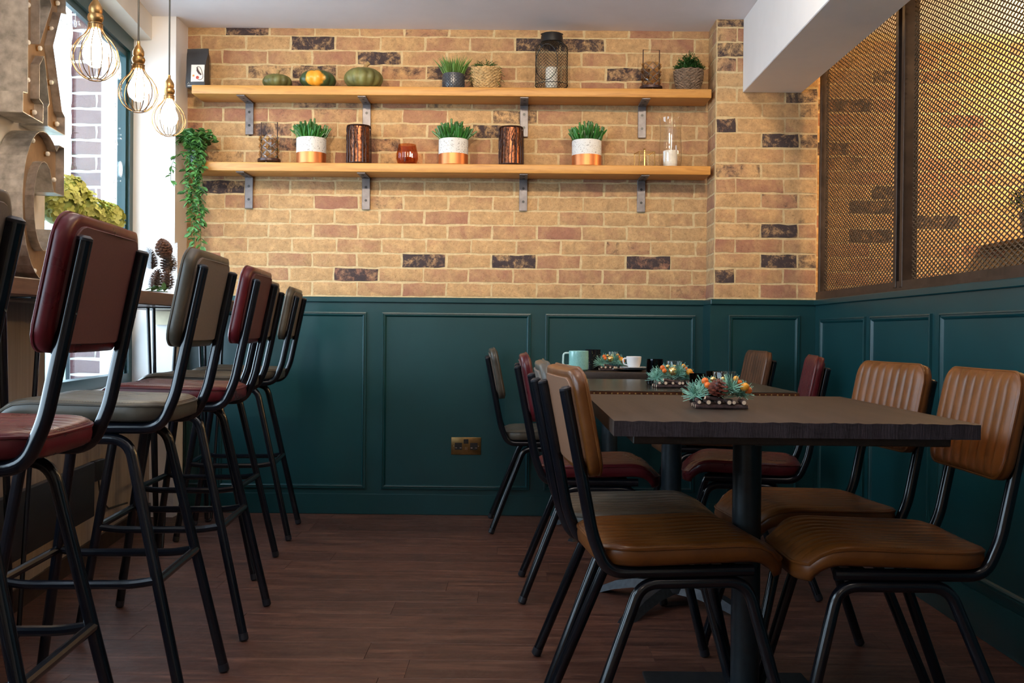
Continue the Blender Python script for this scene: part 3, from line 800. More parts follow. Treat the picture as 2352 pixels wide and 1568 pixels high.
top = MB(); rr = random.Random(5); n = 60; x0, x1, ya, yb, z0, z1 = -.357, .355, -.437, .435, .7000, .730
for j, (q, e) in enumerate(((ya, 1), (yb, 1))): pass
vs = []; 
for i in range(n+1):
    x = x0+(x1-x0)*i/n; jz = rr.uniform(-.0012, .0008); jy = rr.uniform(-.0015, .0015)
    vs += [(x, ya+jy, z0), (x, ya+jy*.5, z1+jz), (x, ya+.01, z1), (x, yb, z1), (x, yb, z0)]
fs = [(0, 1, 2, 3, 4), tuple(n*5+k for k in (4, 3, 2, 1, 0))]
mi = []
for i in range(n):
    for k in range(5): fs.append((i*5+k, (i+1)*5+k, (i+1)*5+(k+1) % 5, i*5+(k+1) % 5))
top.add(vs, fs)
for i in range(n): top.mi[2+i*5] = 1
tm = top.mesh('tabletop', sharp=30); tm.materials.append(M['dark_table']); tm.materials.append(M['end_grain'])
link('tabletop', tm, None, T1)
MB().box((-.315, -.395, .681), (.315, .39, .7000)).build('under_batten', M['dark_table'], T1, bevel=.002, seg=1)
pedestal(T1, .681, .0335, 'flat')
T2 = thing('dining_table', 'square table with aged metal top and riveted copper edge, in the middle', 'table', (.515, 3.43, 0))
MB().box((-.315, -.385, .70), (.315, .385, .731)).build('tabletop', M['zinc_top'], T2, bevel=.001, seg=1)
MB().box((-.318, -.388, .698), (.318, -.385, .7285)).box((-.318, -.385, .698), (-.315, .385, .7285)).box((.315, -.385, .698), (.318, .385, .7285)).box((-.318, .385, .698), (.318, .388, .7285)).build('edge_strip', M['copper_edge'], T2)
rv = MB().sphere((0, 0, 0), .0028, 8, (1, .6, 1)).mesh('rivet')
for i in range(36): link('rivet', rv, M['brass'], T2, (-.306+.0175*i, -.3885, .7222))
for i in range(30): link('rivet', rv, M['brass'], T2, (-.3185, -.37+.0255*i, .7222), (0, 0, PI/2))
MB().box((-.27, -.33, .675), (.27, .33, .70)).build('under_batten', M['dark_table'], T2)
pedestal(T2, .69, .0335, 'arms')
T3 = thing('dining_table', 'thick dark wooden table nearest the back wall carrying the mint mug', 'table', (.42, 4.68, 0))
MB().box((-.27, -.335, .69), (.27, .335, .737)).build('tabletop', M['dark_table'], T3, bevel=.006, seg=2)
pedestal(T3, .71, .036, 'arms')

# ---------------- bar
BXF = -1.325; ZB = 1.035
bar = thing('window_bar', 'long dark wood bar top fixed along the window wall', 'counter', (-1.4, 3.0, ZB))
q = MB(); q.add([(BXF+1.4, -3.4, -.048), (BXF+1.4, 2.03, -.048), (-.30, 2.03, -.048), (WX(5)+.01+1.4, 1.88, -.048), (WX(-.4)+1.42, -3.4, -.048)][:5]+[(BXF+1.4, -3.4, 0), (BXF+1.4, 2.03, 0), (-.30, 2.03, 0), (WX(5)+.01+1.4, 1.88, 0), (WX(-.4)+1.42, -3.4, 0)], [])
pts = [(BXF+1.4, -1.6), (BXF+1.4, 2.03), (-.24, 2.03), (-.24, 1.895), (WX(4.89)+1.4+.006, 1.895), (WX(1.4)+1.4+.004, -1.6)]
q = MB().prism(pts, -.048, 0, lambda a, b_, h: (a, b_, h)); q.build('worktop', M['bar_wood'], bar, bevel=.003, seg=1)
MB().box((-.33, 1.87, -.115), (-.245, 1.896, -.05)).build('wall_batten', M['pine_pale'], bar)
def hairpin(y, n_, lab):
    o = thing('hairpin_leg', lab, 'table leg', (-1.44, y, 0), group='hairpin legs under the bar')
    MB().box((-.075, -.06, ZB-.053), (.075, .06, ZB-.048)).build('mounting_plate', M['tube'], o, bevel=.001, seg=1)
    for (dx, dy, ex) in ((-.06, .03, -.012), (-.01, -.045, 0), (.06, .03, .012)):
        MB().tube([(dx, dy, ZB-.053), (ex, dy*.25, .02), (ex*.6, 0, .008)], .0072, 8).build('rod', M['tube'], o)
    MB().sphere((0, 0, .0095), .016, 10, (1, 1, .55)).build('foot', M['tube'], o)
hairpin(2.93, 1, 'black steel hairpin leg under the bar at the left edge of the picture')
hairpin(4.12, 2, 'black steel hairpin leg under the bar near the pinecone vase')
hairpin(4.78, 3, 'black steel hairpin leg under the bar against the green back wall')

hp = thing('panel_heater', 'flat black panel mounted low on the wall beneath the bar', 'heater', (WX(3.4)+.05, 3.4, .19), math.atan(-.10)*-1*-1)
hp.rotation_euler = (0, 0, math.atan(.10))
MB().box((-.012, -1.2, 0), (.012, .47, .205)).build('panel', M['heater'], hp, bevel=.004)
for yy in (-.3, .3): MB().box((-.06, yy-.02, .06), (-.01, yy+.02, .14)).build('mount', M['heater'], hp)
bx = thing('junction_box', 'small black box on the wall just beyond the black panel', 'box', (WX(4.05)+.01, 4.05, .30))
MB().box((-.005, -.05, 0), (.02, .05, .08)).build('case', M['heater'], bx, bevel=.004)
MB().tube([(.01, 0, 0), (.012, .02, -.08), (.01, .1, -.13), (.01, .3, -.14)], .004, 6).build('cable', M['cable'], bx)

# ---------------- pendants
cage = []
def pendant(i, p, lab):
    o = thing('pendant_lamp', lab, 'lamp', p, group='caged pendant lamps over the bar')
    cb = MB().tube([(0, 0, .145), (0, 0, ZC-p[2]-.02)], .0032, 8).build('cable', M['cable'], o)
    MB().lathe([(.0, 0), (.04, 0), (.045, .012), (.012, .022), (0, .022)], 20, (0, 0, ZC-p[2]-.022)).build('ceiling_rose', M['old_brass'], o)
    MB().lathe([(.016, .058), (.0185, .06), (.0185, .075), (.0165, .077), (.020, .082), (.022, .09), (.020, .098), (.016, .10), (.0185, .106), (.0185, .118), (.014, .128), (.006, .140), (.005, .152), (0, .152)], 20).build('lampholder', M['old_brass'], o)
    MB().lathe([(.013, .056), (.014, .04), (.023, .022), (.032, 0), (.034, -.014), (.028, -.034), (.012, -.047), (0, -.049)], 20).build('bulb', M['bulb'], o)
    cg = MB()
    prof = [(.0185, .072), (.0195, .056), (.029, .041), (.045, .025), (.058, .005), (.0635, -.018), (.061, -.040), (.049, -.062), (.031, -.077), (.018, -.082)]
    for k in range(14):
        a = 2*PI*k/14; cg.tube(fillet([(r_*math.cos(a), r_*math.sin(a), z_) for r_, z_ in prof], .02, 2), .0013, 5)
    for (r_, z_) in ((.018, -.082), (.0195, .072)):
        cg.tube([(r_*math.cos(2*PI*k/20), r_*math.sin(2*PI*k/20), z_) for k in range(20)], .0018, 5, closed=True)
    cg.build('wire_cage', M['wire'], o)
for i, p in enumerate(PEND):
    pendant(i, p, ('caged glowing pendant lamp nearest the camera, highest in the picture', 'caged glowing pendant lamp in the middle of the three', 'caged glowing pendant lamp furthest away, beside the brick wall')[i])

# ---------------- marquee letters
def letter(name, lab, outline, hole_, ya, width, z0, height, bulbs):
    y_mid = ya+width/2; o = thing(name, lab, 'letter', (WX(y_mid)+.004, y_mid, z0), math.atan(.10), group=None)
    dep = .085
    def P3(a, b_, h): return (h, (a-.5)*width, b_*height)
    mb = MB(); n = len(outline)
    mb.prism(outline, 0, .004, P3); mb.build('back_sheet', M['galv'], o)
    face = MB().prism(outline, dep-.03, dep-.027, P3).build('face_plate', M['galv_face'], o)
    rim = MB()
    for k in range(n):
        a, b_ = outline[k], outline[(k+1) % n]
        A = Vector(P3(*a, 0)); B = Vector(P3(*b_, 0)); dr = (B-A); 
        if dr.length < 1e-6: continue
        nn = Vector((1, 0, 0)).cross(dr).normalized()*.0012
        X = Vector((dep, 0, 0)); rim.add([A-nn, B-nn, B+nn, A+nn, A-nn+X, B-nn+X, B+nn+X, A+nn+X], [(3,2,1,0),(4,5,6,7),(0,1,5,4),(1,2,6,5),(2,3,7,6),(3,0,4,7)])
    rim.build('side_band', M['galv'], o, sharp=25)
    for (a, b_) in bulbs:
        p = Vector(P3(a, b_, dep-.027))
        ob = MB().sphere((0, 0, 0), .0085, 10).build('bulb', M['mini_bulb'], o, loc=p+Vector((.009, 0, 0)))
        MB().tube([(-.009, 0, 0), (-.004, 0, 0)], .009, 10).build('socket', M['old_brass'], ob)
K = [(0, 0), (.45, 0), (.45, .13), (.36, .15), (.36, .38), (.47, .46), (.60, .16), (.56, .13), (.56, 0), (1, 0), (1, .13), (.92, .16), (.68, .58), (.88, .86), (1, .88), (1, 1), (.60, 1), (.60, .88), (.64, .85), (.36, .52), (.36, .86), (.45, .88), (.45, 1), (0, 1), (0, .88), (.10, .86), (.10, .14), (0, .13)]
letter('marquee_letter', 'large galvanised metal letter K with small bulbs, upper one on the window pier', K, None, 3.06, .37, 1.545, .46, [(.07, .06), (.38, .06), (.63, .06), (.93, .07), (.23, .25), (.23, .5), (.23, .75), (.50, .52), (.78, .72), (.78, .34), (.07, .94), (.38, .94), (.93, .94), (.68, .94)])
def arc(cx, cy, rx_, ry_, a0, a1, n): return [(cx+rx_*math.cos(R(a0+(a1-a0)*k/n)), cy+ry_*math.sin(R(a0+(a1-a0)*k/n))) for k in range(n+1)]
Cc = arc(.5, .5, .5, .5, 52, 318, 26)+[(.90, .17)]+[(.93, .36), (.74, .36)]+arc(.52, .5, .27, .33, 318, 60, 18)[1:]+[(.74, .62), (.97, .62), (.97, .93), (.86, .95)]
Cc = arc(.5, .5, .5, .5, 55, 315, 26)+[(.97, .30), (.97, .36), (.74, .36), (.70, .27)]+arc(.5, .5, .25, .30, 310, 62, 16)+[(.72, .62), (.98, .62), (.98, .96), (.86, .96)]
letter('marquee_letter', 'large galvanised metal letter C with small bulbs, lower one standing at bar height', Cc, None, 3.06, .37, 1.05, .47, [(.35, .92), (.12, .72), (.07, .45), (.16, .22), (.40, .06), (.70, .10), (.88, .3), (.86, .72), (.70, .88)])

# ---------------- plants
def leaf_mesh(L=.03, W=.014):
    vs = [(0, 0, 0), (L*.35, W/2, .001), (L*.7, W*.42, .000), (L, 0, -.004), (L*.7, -W*.42, 0), (L*.35, -W/2, .001), (L*.35, 0, -.002), (L*.7, 0, -.003)]
    th = [(x, y, z-.0006) for x, y, z in vs]
    fs = [(0, 6, 1), (1, 6, 7, 2), (2, 7, 3), (0, 5, 6), (5, 4, 7, 6), (4, 3, 7)]
    fs2 = [tuple(i+8 for i in f[::-1]) for f in fs]; ed = [(0, 1), (1, 2), (2, 3), (3, 4), (4, 5), (5, 0)]
    return MB().add(vs+th, fs+fs2+[(b_, a, a+8, b_+8) for a, b_ in ed]).mesh('leaf', sharp=60)
LEAF = [leaf_mesh(.036, .018), leaf_mesh(.030, .015), leaf_mesh(.024, .012)]
def put_leaf(parent, p, d, m, name='leaf', meshes=LEAF, sc=1):
    d = Vector(d).normalized(); q = d.to_track_quat('X', 'Z')
    o = link(name, random.choice(meshes), m, parent, p, q.to_euler()); o.rotation_euler.rotate_axis('X', random.uniform(-.8, .8)); o.scale = (sc,)*3; return o
def succulent(pid, base, r, h, n=70, seed=1):
    rd = random.Random(seed); mb = MB()
    for i in range(n):
        a = rd.uniform(0, 2*PI); q = rd.random()**.6; lean = q*.75
        p0 = Vector((math.cos(a)*r*.6*q, math.sin(a)*r*.6*q, base-.01))
        hh = h*(rd.uniform(.6, 1.0))*(1-.35*q)
        d = Vector((math.cos(a)*lean, math.sin(a)*lean, 1))
        p1 = p0+d*hh*.5; p2 = p0+d*hh*.8+Vector((rd.uniform(-.006, .006), rd.uniform(-.006, .006), hh*.2))
        w_ = rd.uniform(.0040, .0060)
        mb.tube([p0, p1, p2, p2+Vector((0, 0, .002))], [w_*.8, w_, w_*.95, w_*.4], 6)
        if rd.random() < .7:
            d2 = Vector((d.x+rd.uniform(-.7, .7), d.y+rd.uniform(-.7, .7), 1)); mb.tube([p1, p1+d2*hh*.22, p1+d2*hh*.36], [w_*.8, w_, w_*.5], 6)
    return mb
SY2 = 4.968
for i, (xx, nm) in enumerate(((-1.009, 'leftmost'), (-.322, 'middle'), (.321, 'rightmost'))):
    o = thing('potted_succulent', 'finger-leaf succulent in white and copper pot, %s of the three on the lower shelf' % nm, 'plant', (xx, SY2, Z2), group='copper-banded succulent pots')
    r = .071
    MB().lathe([(0, 0), (r-.003, 0), (r, .004), (r, .056)], 40).build('copper_base', M['copper'], o)
    MB().lathe([(r+.0004, .056), (r+.0004, .124), (r-.002, .128), (r-.008, .126), (r-.008, .105), (0, .105)], 40).build('stone_rim', M['stone'], o)
    k = succulent(i, .11, .07, .135, 85, 10+i).build('foliage', M['green'], o); k['kind'] = 'stuff'; k.scale = (1, .8, 1)
# pumpkins
def pumpkin(x, w_, h, m, stemh, lab, ribs=11, lean=.1, seed=0):
    o = thing('pumpkin', lab, 'pumpkin', (x, 4.968, Z1), random.uniform(0, .3), group='pumpkins on the upper shelf')
    n, mm = 66, 18; vs = []; fs = []
    for i in range(mm+1):
        t_ = PI*i/mm
        for k in range(n):
            a = 2*PI*k/n; g = 1-.10*(abs(math.cos(ribs*a/2))**5)*math.sin(t_)**.5
            rr_ = math.sin(t_)**.8*g*w_/2; z = h/2-math.cos(t_)*h/2
            dip = math.exp(-(rr_/(w_*.16))**2)*h*.14
            z += dip if t_ < PI/2 else -dip
            vs.append((rr_*math.cos(a), rr_*math.sin(a), z))
    for i in range(mm):
        for k in range(n): fs.append((i*n+k, i*n+(k+1) % n, (i+1)*n+(k+1) % n, (i+1)*n+k))
    MB().add(vs, fs).build('body', m, o, sharp=80)
    MB().tube([(0, 0, h*.82), (lean*.01, 0, h*.95), (lean*.03, 0, h*.9+stemh*.6), (lean*.07, 0, h*.88+stemh)], [w_*.12, w_*.065, w_*.05, w_*.062], 7).build('stem', M['stem'], o)
pumpkin(-1.176, .142, .072, M['pumpkin'], .030, 'small flattened olive green pumpkin, leftmost on the upper shelf')
pumpkin(-.98, .175, .092, M['pumpkin2'], .018, 'dark green pumpkin with a bright orange patch')
pumpkin(-.759, .188, .106, M['pumpkin'], .040, 'largest green ribbed pumpkin with thick leaning stem', 13, .35)
# coffee bag
o = thing('coffee_bag', 'black foil coffee bag with a cream illustrated label at left end of upper shelf', 'bag', (-1.560, 4.965, Z1), R(-6))
prof = [(.046, .030, 0), (.048, .031, .02), (.046, .027, .08), (.049, .020, .125), (.053, .008, .16), (.053, .003, .178), (.053, .002, .192)]
vs = []
for (a, d, z) in prof: vs += [(-a, -d, z), (0, -d*1.12, z), (a, -d, z), (a, d, z), (-a, d, z)]
fs = [(4, 3, 2, 1, 0), tuple(30+k for k in range(5))]
for i in range(6): fs += [(i*5+k, i*5+(k+1) % 5, i*5+5+(k+1) % 5, i*5+5+k) for k in range(5)]
MB().add(vs, fs).build('pouch', M['bag'], o, sharp=20)
MB().box((-.052, -.0035, .172), (.052, -.0028, .176)).build('seal_line', M['black_plastic'], o)
lb = MB().add([(-.020, -.0355, .026), (.0445, -.0330, .026), (.0445, -.0268, .108), (-.020, -.0300, .108)], [(0, 1, 2, 3)]).add([(-.020, -.0335, .026), (.0445, -.0310, .026), (.0445, -.0248, .108), (-.020, -.0280, .108)], [(3, 2, 1, 0)]).build('label', M['label'], o)
def lp(a, b_): # a,b in 0..1 on label
    return Vector((-.020+.0645*a, -.0362+.0025*a+(.0058)*b_, .026+.082*b_))
sw = [lp(.40+.0, .80), lp(.5, .90), lp(.66, .86), lp(.78, .7), lp(.86, .5), lp(.92, .34), lp(.88, .16), lp(.70, .10), lp(.55, .12)]
MB().tube(fillet(sw, .01, 3), .0012, 5).build('printed_line', M['print_brown'], lb)
MB().tube([lp(.45, .84), lp(.48, .66), lp(.62, .5), lp(.78, .4)], [.002, .005, .005, .003], 6).build('printed_figure', M['print_brown'], lb)
MB().sphere(lp(.50, .24), .008, 10, (1, .12, 1)).build('printed_flower', M['print_red'], lb)
MB().box(tuple(lp(.12, .30)), tuple(lp(.26, .40)+Vector((0, -.0004, 0)))).build('printed_square', M['print_orange'], lb)
MB().tube([(-.036, -.0345, .014), (-.026, -.0345, .014), (-.031, -.0335, .025)], .0011, 4, closed=True).build('recycling_mark', M['print_white'], o)
MB().box((-.036, -.0345, .006), (-.004, -.0338, .0085)).build('printed_text_line', M['print_white'], o)
# grass pot
o = thing('potted_grass', 'spiky green grass in a small blue-grey patterned pot on upper shelf', 'plant', (-.325, 4.968, Z1))
MB().lathe([(0, 0), (.046, 0), (.050, .012), (.0525, .05), (.0525, .078), (.049, .080), (.048, .07), (0, .07)], 32).build('pot', M['dark_ceramic'], o)
q = MB()
for j in range(9):
    for k in range(22): a = 2*PI*(k+.5*(j % 2))/22; q.sphere((.0518*math.cos(a), .0518*math.sin(a), .012+j*.0072), .0033, 5)
q.build('raised_dots', M['dark_ceramic'], o)['kind'] = 'stuff'
def blades(n, r, h, w_, lean, seed):
    rd = random.Random(seed); mb = MB()
    for i in range(n):
        a = rd.uniform(0, 2*PI); q_ = rd.random()**.7; p0 = Vector((math.cos(a)*r*q_, math.sin(a)*r*q_*.8, 0)); hh = h*rd.uniform(.6, 1)
        d = Vector((math.cos(a)*lean*q_+rd.uniform(-.12, .12), math.sin(a)*lean*q_*.7, 1)); p1 = p0+d*hh*.6; p2 = p1+d*hh*.3+Vector((math.cos(a), math.sin(a), -.1))*lean*hh*.15
        mb.tube([p0, p1, p2], [w_, w_*.8, w_*.15], 4)
    return mb
k = blades(150, .045, .105, .0022, .55, 4).build('foliage', M['grassg'], o, loc=(0, 0, .068)); k['kind'] = 'stuff'
# baskets
def basket(o, r0, r1, h, m, lean=1):
    mb = MB(); rows = int(h/.0075); n = 44
    for j in range(rows):
        z = .004+j*.0075; r_ = r0+(r1-r0)*math.sin(min(1, z/h*1.1)*PI/2)
        path = [((r_+.0022*math.cos(k*PI+j*PI))*math.cos(2*PI*k/n), (r_+.0022*math.cos(k*PI+j*PI))*math.sin(2*PI*k/n), z+.0022*math.sin(k*PI/2)) for k in range(n)]
        mb.tube(path, .0042, 5, closed=True)
    bk = mb.build('basket', m, o)
    MB().lathe([(0, .002), (r0-.004, .002), (r1-.005, h*.9), (0, h*.88)], 24).build('liner', M['bark'], o)
o = thing('potted_trailing_herb', 'trailing herb in a pale straw basket beside the blue-grey pot', 'plant', (-.167, 4.968, Z1))
basket(o, .050, .068, .108, M['straw'])
def bush(n, rx_, h, z0, seed, drop=0, leafl=.012):
    rd = random.Random(seed); mb = MB()
    for i in range(n):
        a = rd.uniform(0, 2*PI); q_ = rd.random()**.5; p0 = Vector((0, 0, z0)); end = Vector((math.cos(a)*rx_*q_, math.sin(a)*rx_*q_*.6, z0+h*(1-q_*q_*.75)*rd.uniform(.6, 1)-drop*q_**3*rd.random()))
        mid = (p0+end)/2+Vector((0, 0, h*.25)); P_ = [p0, mid, end]; mb.tube(P_, .0010, 3)
        for t_ in (.3, .4, .5, .6, .7, .78, .86, .94, 1):
            c_ = (1-t_)**2*p0+2*t_*(1-t_)*mid+t_*t_*end; d = Vector((rd.uniform(-1, 1), rd.uniform(-1, 1), rd.uniform(-.2, 1))).normalized()*leafl
            s_ = d.cross(Vector((0, 0, 1))).normalized()*leafl*.16
            mb.add([c_, c_+d*.5+s_, c_+d, c_+d*.5-s_, c_+d*.5+Vector((0, 0, .0008))], [(0, 1, 4), (1, 2, 4), (2, 3, 4), (3, 0, 4), (0, 3, 2, 1)])
    return mb
k = bush(75, .098, .062, .095, 3, .10, .009).build('foliage', M['green3'], o); k['kind'] = 'stuff'
o = thing('potted_herb', 'bushy dark herb in a grey woven basket at right end of upper shelf', 'plant', (.808, 4.968, Z1+.0))
basket(o, .047, .068, .105, M['rope'])
k = bush(170, .082, .115, .085, 9, 0, .015).build('foliage', M['green3'], o); k['kind'] = 'stuff'
# black mesh lantern
o = thing('mesh_lantern', 'tall black wire mesh lantern with round door on the upper shelf', 'lantern', (.148, 4.968, Z1))
mb = MB(); R0 = .078
def lr(z):
    if z < .03: return R0-.018*(1-z/.03)**2
    if z > .20: return R0-.030*((z-.20)/.03)**2 if z < .23 else R0-.03
    return R0
nz = 30; na = 30
for sgn in (1, -1):
    for k in range(na):
        path = [(lr(.23*j/nz)*math.cos(2*PI*k/na+sgn*j*PI/na), lr(.23*j/nz)*math.sin(2*PI*k/na+sgn*j*PI/na), .004+.23*j/nz) for j in range(nz+1)]
        mb.tube(path, .00085, 3, caps=False)
k = mb.build('wire_mesh', M['black_paint'], o); k['kind'] = 'stuff'
mb = MB()
for z in (.004, .03): mb.tube([((lr(z)+.001)*math.cos(2*PI*k/36), (lr(z)+.001)*math.sin(2*PI*k/36), z) for k in range(36)], .0018, 5, closed=True)
mb.lathe([(0, 0), (.06, 0), (.06, .004), (0, .004)], 30); mb.build('base_ring', M['black_paint'], o)
MB().tube([(.052*math.cos(t_)-.026, -math.sqrt(max(0, (R0+.002)**2-(.052*math.cos(t_)-.026)**2)), .125+.085*math.sin(t_)) for t_ in [2*PI*k/40 for k in range(40)]], .0016, 5, closed=True).build('door_hoop', M['black_paint'], o)
MB().lathe([(.05, .233), (.053, .236), (.053, .258), (.050, .276), (.046, .277), (.046, .240), (.05, .233)], 36).build('collar', M['black_paint'], o)
MB().tube([(.052*math.cos(t_), .01*math.sin(t_)-.02, .27+.012*math.sin(t_)) for t_ in [PI*k/12 for k in range(13)]], .0025, 6).build('handle', M['black_paint'], o)
cd = MB().lathe([(0, 0), (.029, 0), (.029, .105), (.024, .112), (.012, .108), (0, .106)], 24).build('pillar_candle', M['wax'], None, loc=(.148, 4.968, Z1+.0045)); tag(cd, 'ivory pillar candle inside the black mesh lantern', 'candle')
# faceted lanterns
def facet_lantern(x, z0, lab):
    o = thing('faceted_lantern', lab, 'lantern', (x, 4.968, z0), random.uniform(-.1, .1), group='faceted glass lanterns')
    MB().lathe([(0, .012), (.052, .012), (.055, .015), (.055, .026), (.051, .028), (0, .028)], 32).build('base', M['dark_shade'], o)
    for k in range(3):
        a = 2*PI*k/3+.5; MB().tube([(.04*math.cos(a), .04*math.sin(a), 0), (.04*math.cos(a), .04*math.sin(a), .014)], .004, 8).build('foot', M['dark_shade'], o)
    nf = 6; rows = 6; r0 = .047; hh = .110; vs = []; fs = []
    for j in range(rows+1):
        for k in range(nf*2):
            a = PI*k/nf; par = (k+j) % 2; rr_ = r0+(.005 if par == 0 else -.006); vs.append((rr_*math.cos(a), rr_*math.sin(a), .028+hh*j/rows))
    n = nf*2
    for j in range(rows):
        for k in range(n):
            a, b_, c_, d = j*n+k, j*n+(k+1) % n, (j+1)*n+(k+1) % n, (j+1)*n+k
            if (k+j) % 2: fs += [(a, b_, c_), (a, c_, d)] 
            else: fs += [(a, b_, d), (b_, c_, d)]
    g = MB().add(vs, fs); g.smooth = False; g.build('glass_shade', M['facet_glass'], o)
    ed = MB(); seen = set()
    for f in fs:
        for a, b_ in zip(f, f[1:]+f[:1]):
            if a//n != b_//n and a % n != b_ % n and (min(a, b_), max(a, b_)) not in seen:
                seen.add((min(a, b_), max(a, b_))); ed.tube([vs[a], vs[b_]], .0013, 3, caps=False)
    ed.build('facet_edges', M['chrome'], o)
    MB().tube([(-.040, 0, .02), (-.040, 0, .205), (.040, 0, .205), (.040, 0, .02)], .0028, 6).build('handle', M['dark_shade'], o)
facet_lantern(.628, Z1, 'faceted smoked glass lantern with square handle on the upper shelf')
facet_lantern(-1.213, Z2, 'faceted smoked glass lantern with square handle on the lower shelf')
# tree-silhouette candle shades
def tree_lantern(x, lab, seed):
    o = thing('tree_lantern', lab, 'lantern', (x, 4.966, Z2), group='tree-cut candle shades'); r = .058; h = .19; rd = random.Random(seed)
    MB().lathe([(r-.006, .006), (r-.006, h-.004)], 36).build('mercury_glass_liner', M['hammered'], o)
    mb = MB()
    for (z0_, z1_) in ((0, .012), (h-.006, h)): MB().lathe([(r, z0_), (r, z1_), (r-.002, z1_), (r-.002, z0_), (r, z0_)], 36).build('rim_band', M['dark_shade'], o)
    mb = MB()
    def cy(a, z, rr_=r): return Vector((rr_*math.cos(a), rr_*math.sin(a), z))
    for k in range(17):
        a = 2*PI*k/17+rd.uniform(-.08, .08); w_ = rd.uniform(.0015, .0042)
        mb.tube([cy(a+rd.uniform(-.03, .03)*q_, .01+(h-.015)*q_/5) for q_ in range(6)], [w_*(1-.12*q_) for q_ in range(6)], 5)
        for b_ in range(9):
            z = h*(.35+.6*rd.random()); s_ = rd.choice((-1, 1)); mb.tube([cy(a, z), cy(a+s_*.10, min(z+.014, h-.006)), cy(a+s_*.2, min(z+.034, h-.006))], [w_*.4, w_*.3, .0004], 4)
    # perforated dark ground on the left half
    for k in range(40):
        a = PI*.75+1.3*rd.random(); z = rd.uniform(.015, h-.02); mb.tube([cy(a, z), cy(a+.05, z+.02)], .0026, 4)
    mb.build('tree_cutout', M['dark_shade'], o)
tree_lantern(-.779, 'dark bronze candle shade with tree silhouettes, left one beside the amber votive', 5)
tree_lantern(-.044, 'dark bronze candle shade with tree silhouettes, right one beside the bracket', 8)
# ribbed votive
o = thing('votive_glass', 'small ribbed amber glass votive holder on the lower shelf', 'votive', (-.545, 4.968, Z2))
mb = MB(); n = 72; prof = [(0, .002), (.034, .002), (.044, .010), (.0515, .035), (.0505, .06), (.043, .090), (.041, .103), (.039, .103), (.041, .088), (.048, .06), (.049, .036), (.041, .012), (0, .008)]
vs = []; fs = []
for j, (r_, z) in enumerate(prof):
    for k in range(n): rr_ = r_*(1+(.022 if (k % 2 and 0 < j < 7) else 0)); vs.append((rr_*math.cos(2*PI*k/n), rr_*math.sin(2*PI*k/n), z))
for j in range(len(prof)-1):
    for k in range(n): fs.append((j*n+k, j*n+(k+1) % n, (j+1)*n+(k+1) % n, (j+1)*n+k))
mb.add(vs, fs).build('ribbed_glass', M['orange_glass'], o, sharp=10)
# mini brass lantern
o = thing('mini_lantern', 'tiny square brass-framed glass lantern below the right bracket', 'lantern', (.598, 4.95, Z2), R(12))
mb = MB(); a = .038; h = .072
for sx in (-1, 1):
    for sy in (-1, 1): mb.box((sx*a-.0015, sy*a-.0015, 0), (sx*a+.0015, sy*a+.0015, h))
for z in (0, h-.003):
    mb.box((-a, -a-.0015, z), (a, -a+.0015, z+.003)).box((-a, a-.0015, z), (a, a+.0015, z+.003)).box((-a-.0015, -a, z), (-a+.0015, a, z+.003)).box((a-.0015, -a, z), (a+.0015, a, z+.003))
mb.build('brass_frame', M['brass'], o)
MB().tube([(0, 0, 0), (0, 0, h+.012)], .003, 8).box((-a, -.002, h-.002), (a, .002, h)).sphere((0, 0, h+.016), .006, 8).build('finial', M['brass'], o)
MB().box((-a, -a-.0005, .003), (a, -a+.0005, h-.003)).box((-a-.0005, -a, .003), (-a+.0005, a, h-.003)).box((a-.0005, -a, .003), (a+.0005, a, h-.003)).build('pane', M['glass'], o)
# hurricane
o = thing('hurricane_glass', 'tall clear glass hurricane vase at right end of lower shelf', 'vase', (.724, 4.963, Z2))
MB().lathe([(0, .002), (.036, .002), (.050, .012), (.056, .035), (.054, .10), (.050, .18), (.055, .238), (.0535, .238), (.0485, .18), (.0525, .10), (.0545, .036), (.0485, .014), (0, .006)], 40).build('glass_body', M['glass'], o)
cd = MB().lathe([(0, 0), (.033, 0), (.034, .006), (.034, .070), (.030, .076), (0, .072)], 28).build('pillar_candle', M['wax'], None, loc=(.724, 4.963, Z2+.0075)); tag(cd, 'ivory pillar candle inside the clear hurricane vase', 'candle')
# trailing plant
o = thing('trailing_plant', 'artificial variegated trailing plant spilling over the lower shelf left end', 'plant', (-1.565, 4.955, Z2))
MB().lathe([(0, 0), (.028, 0), (.038, .055), (.038, .06), (.034, .06), (.0, .052)], 24).build('pot', M['dark_ceramic'], o)
rd = random.Random(21); vm = MB(); spots = []
vines = []
M['leaf_var'] = simple('variegated_leaf', (.075, .20, .045), .45, nscale=70, var=.7)
for i in range(34):
    a = rd.uniform(0, 2*PI); r_ = rd.uniform(.05, .13); e = Vector((math.cos(a)*r_*.8, math.sin(a)*r_*.5-.02, .07+rd.uniform(0, .085)))
    vines.append([Vector((0, 0, .06)), e*.6+Vector((0, 0, .06)), e])
for i in range(9):
    x = rd.uniform(-.02, .06); L = (.12, .2, .26, .30, .36, .40, .42, .34, .22)[i]
    vines.append([Vector((x*.3, -.02, .06)), Vector((x, -.088, .04)), Vector((x+.00, -.096, -.05)), Vector((x+rd.uniform(-.02, .02), -.10, -L*.5)), Vector((x*.7+.015+rd.uniform(-.02, .015), -.10, -L))])
vines.insert(0, [Vector((-.02, -.02, .06)), Vector((-.07, -.07, .03)), Vector((-.085, -.10, -.03)), Vector((-.085, -.10, -.10))])
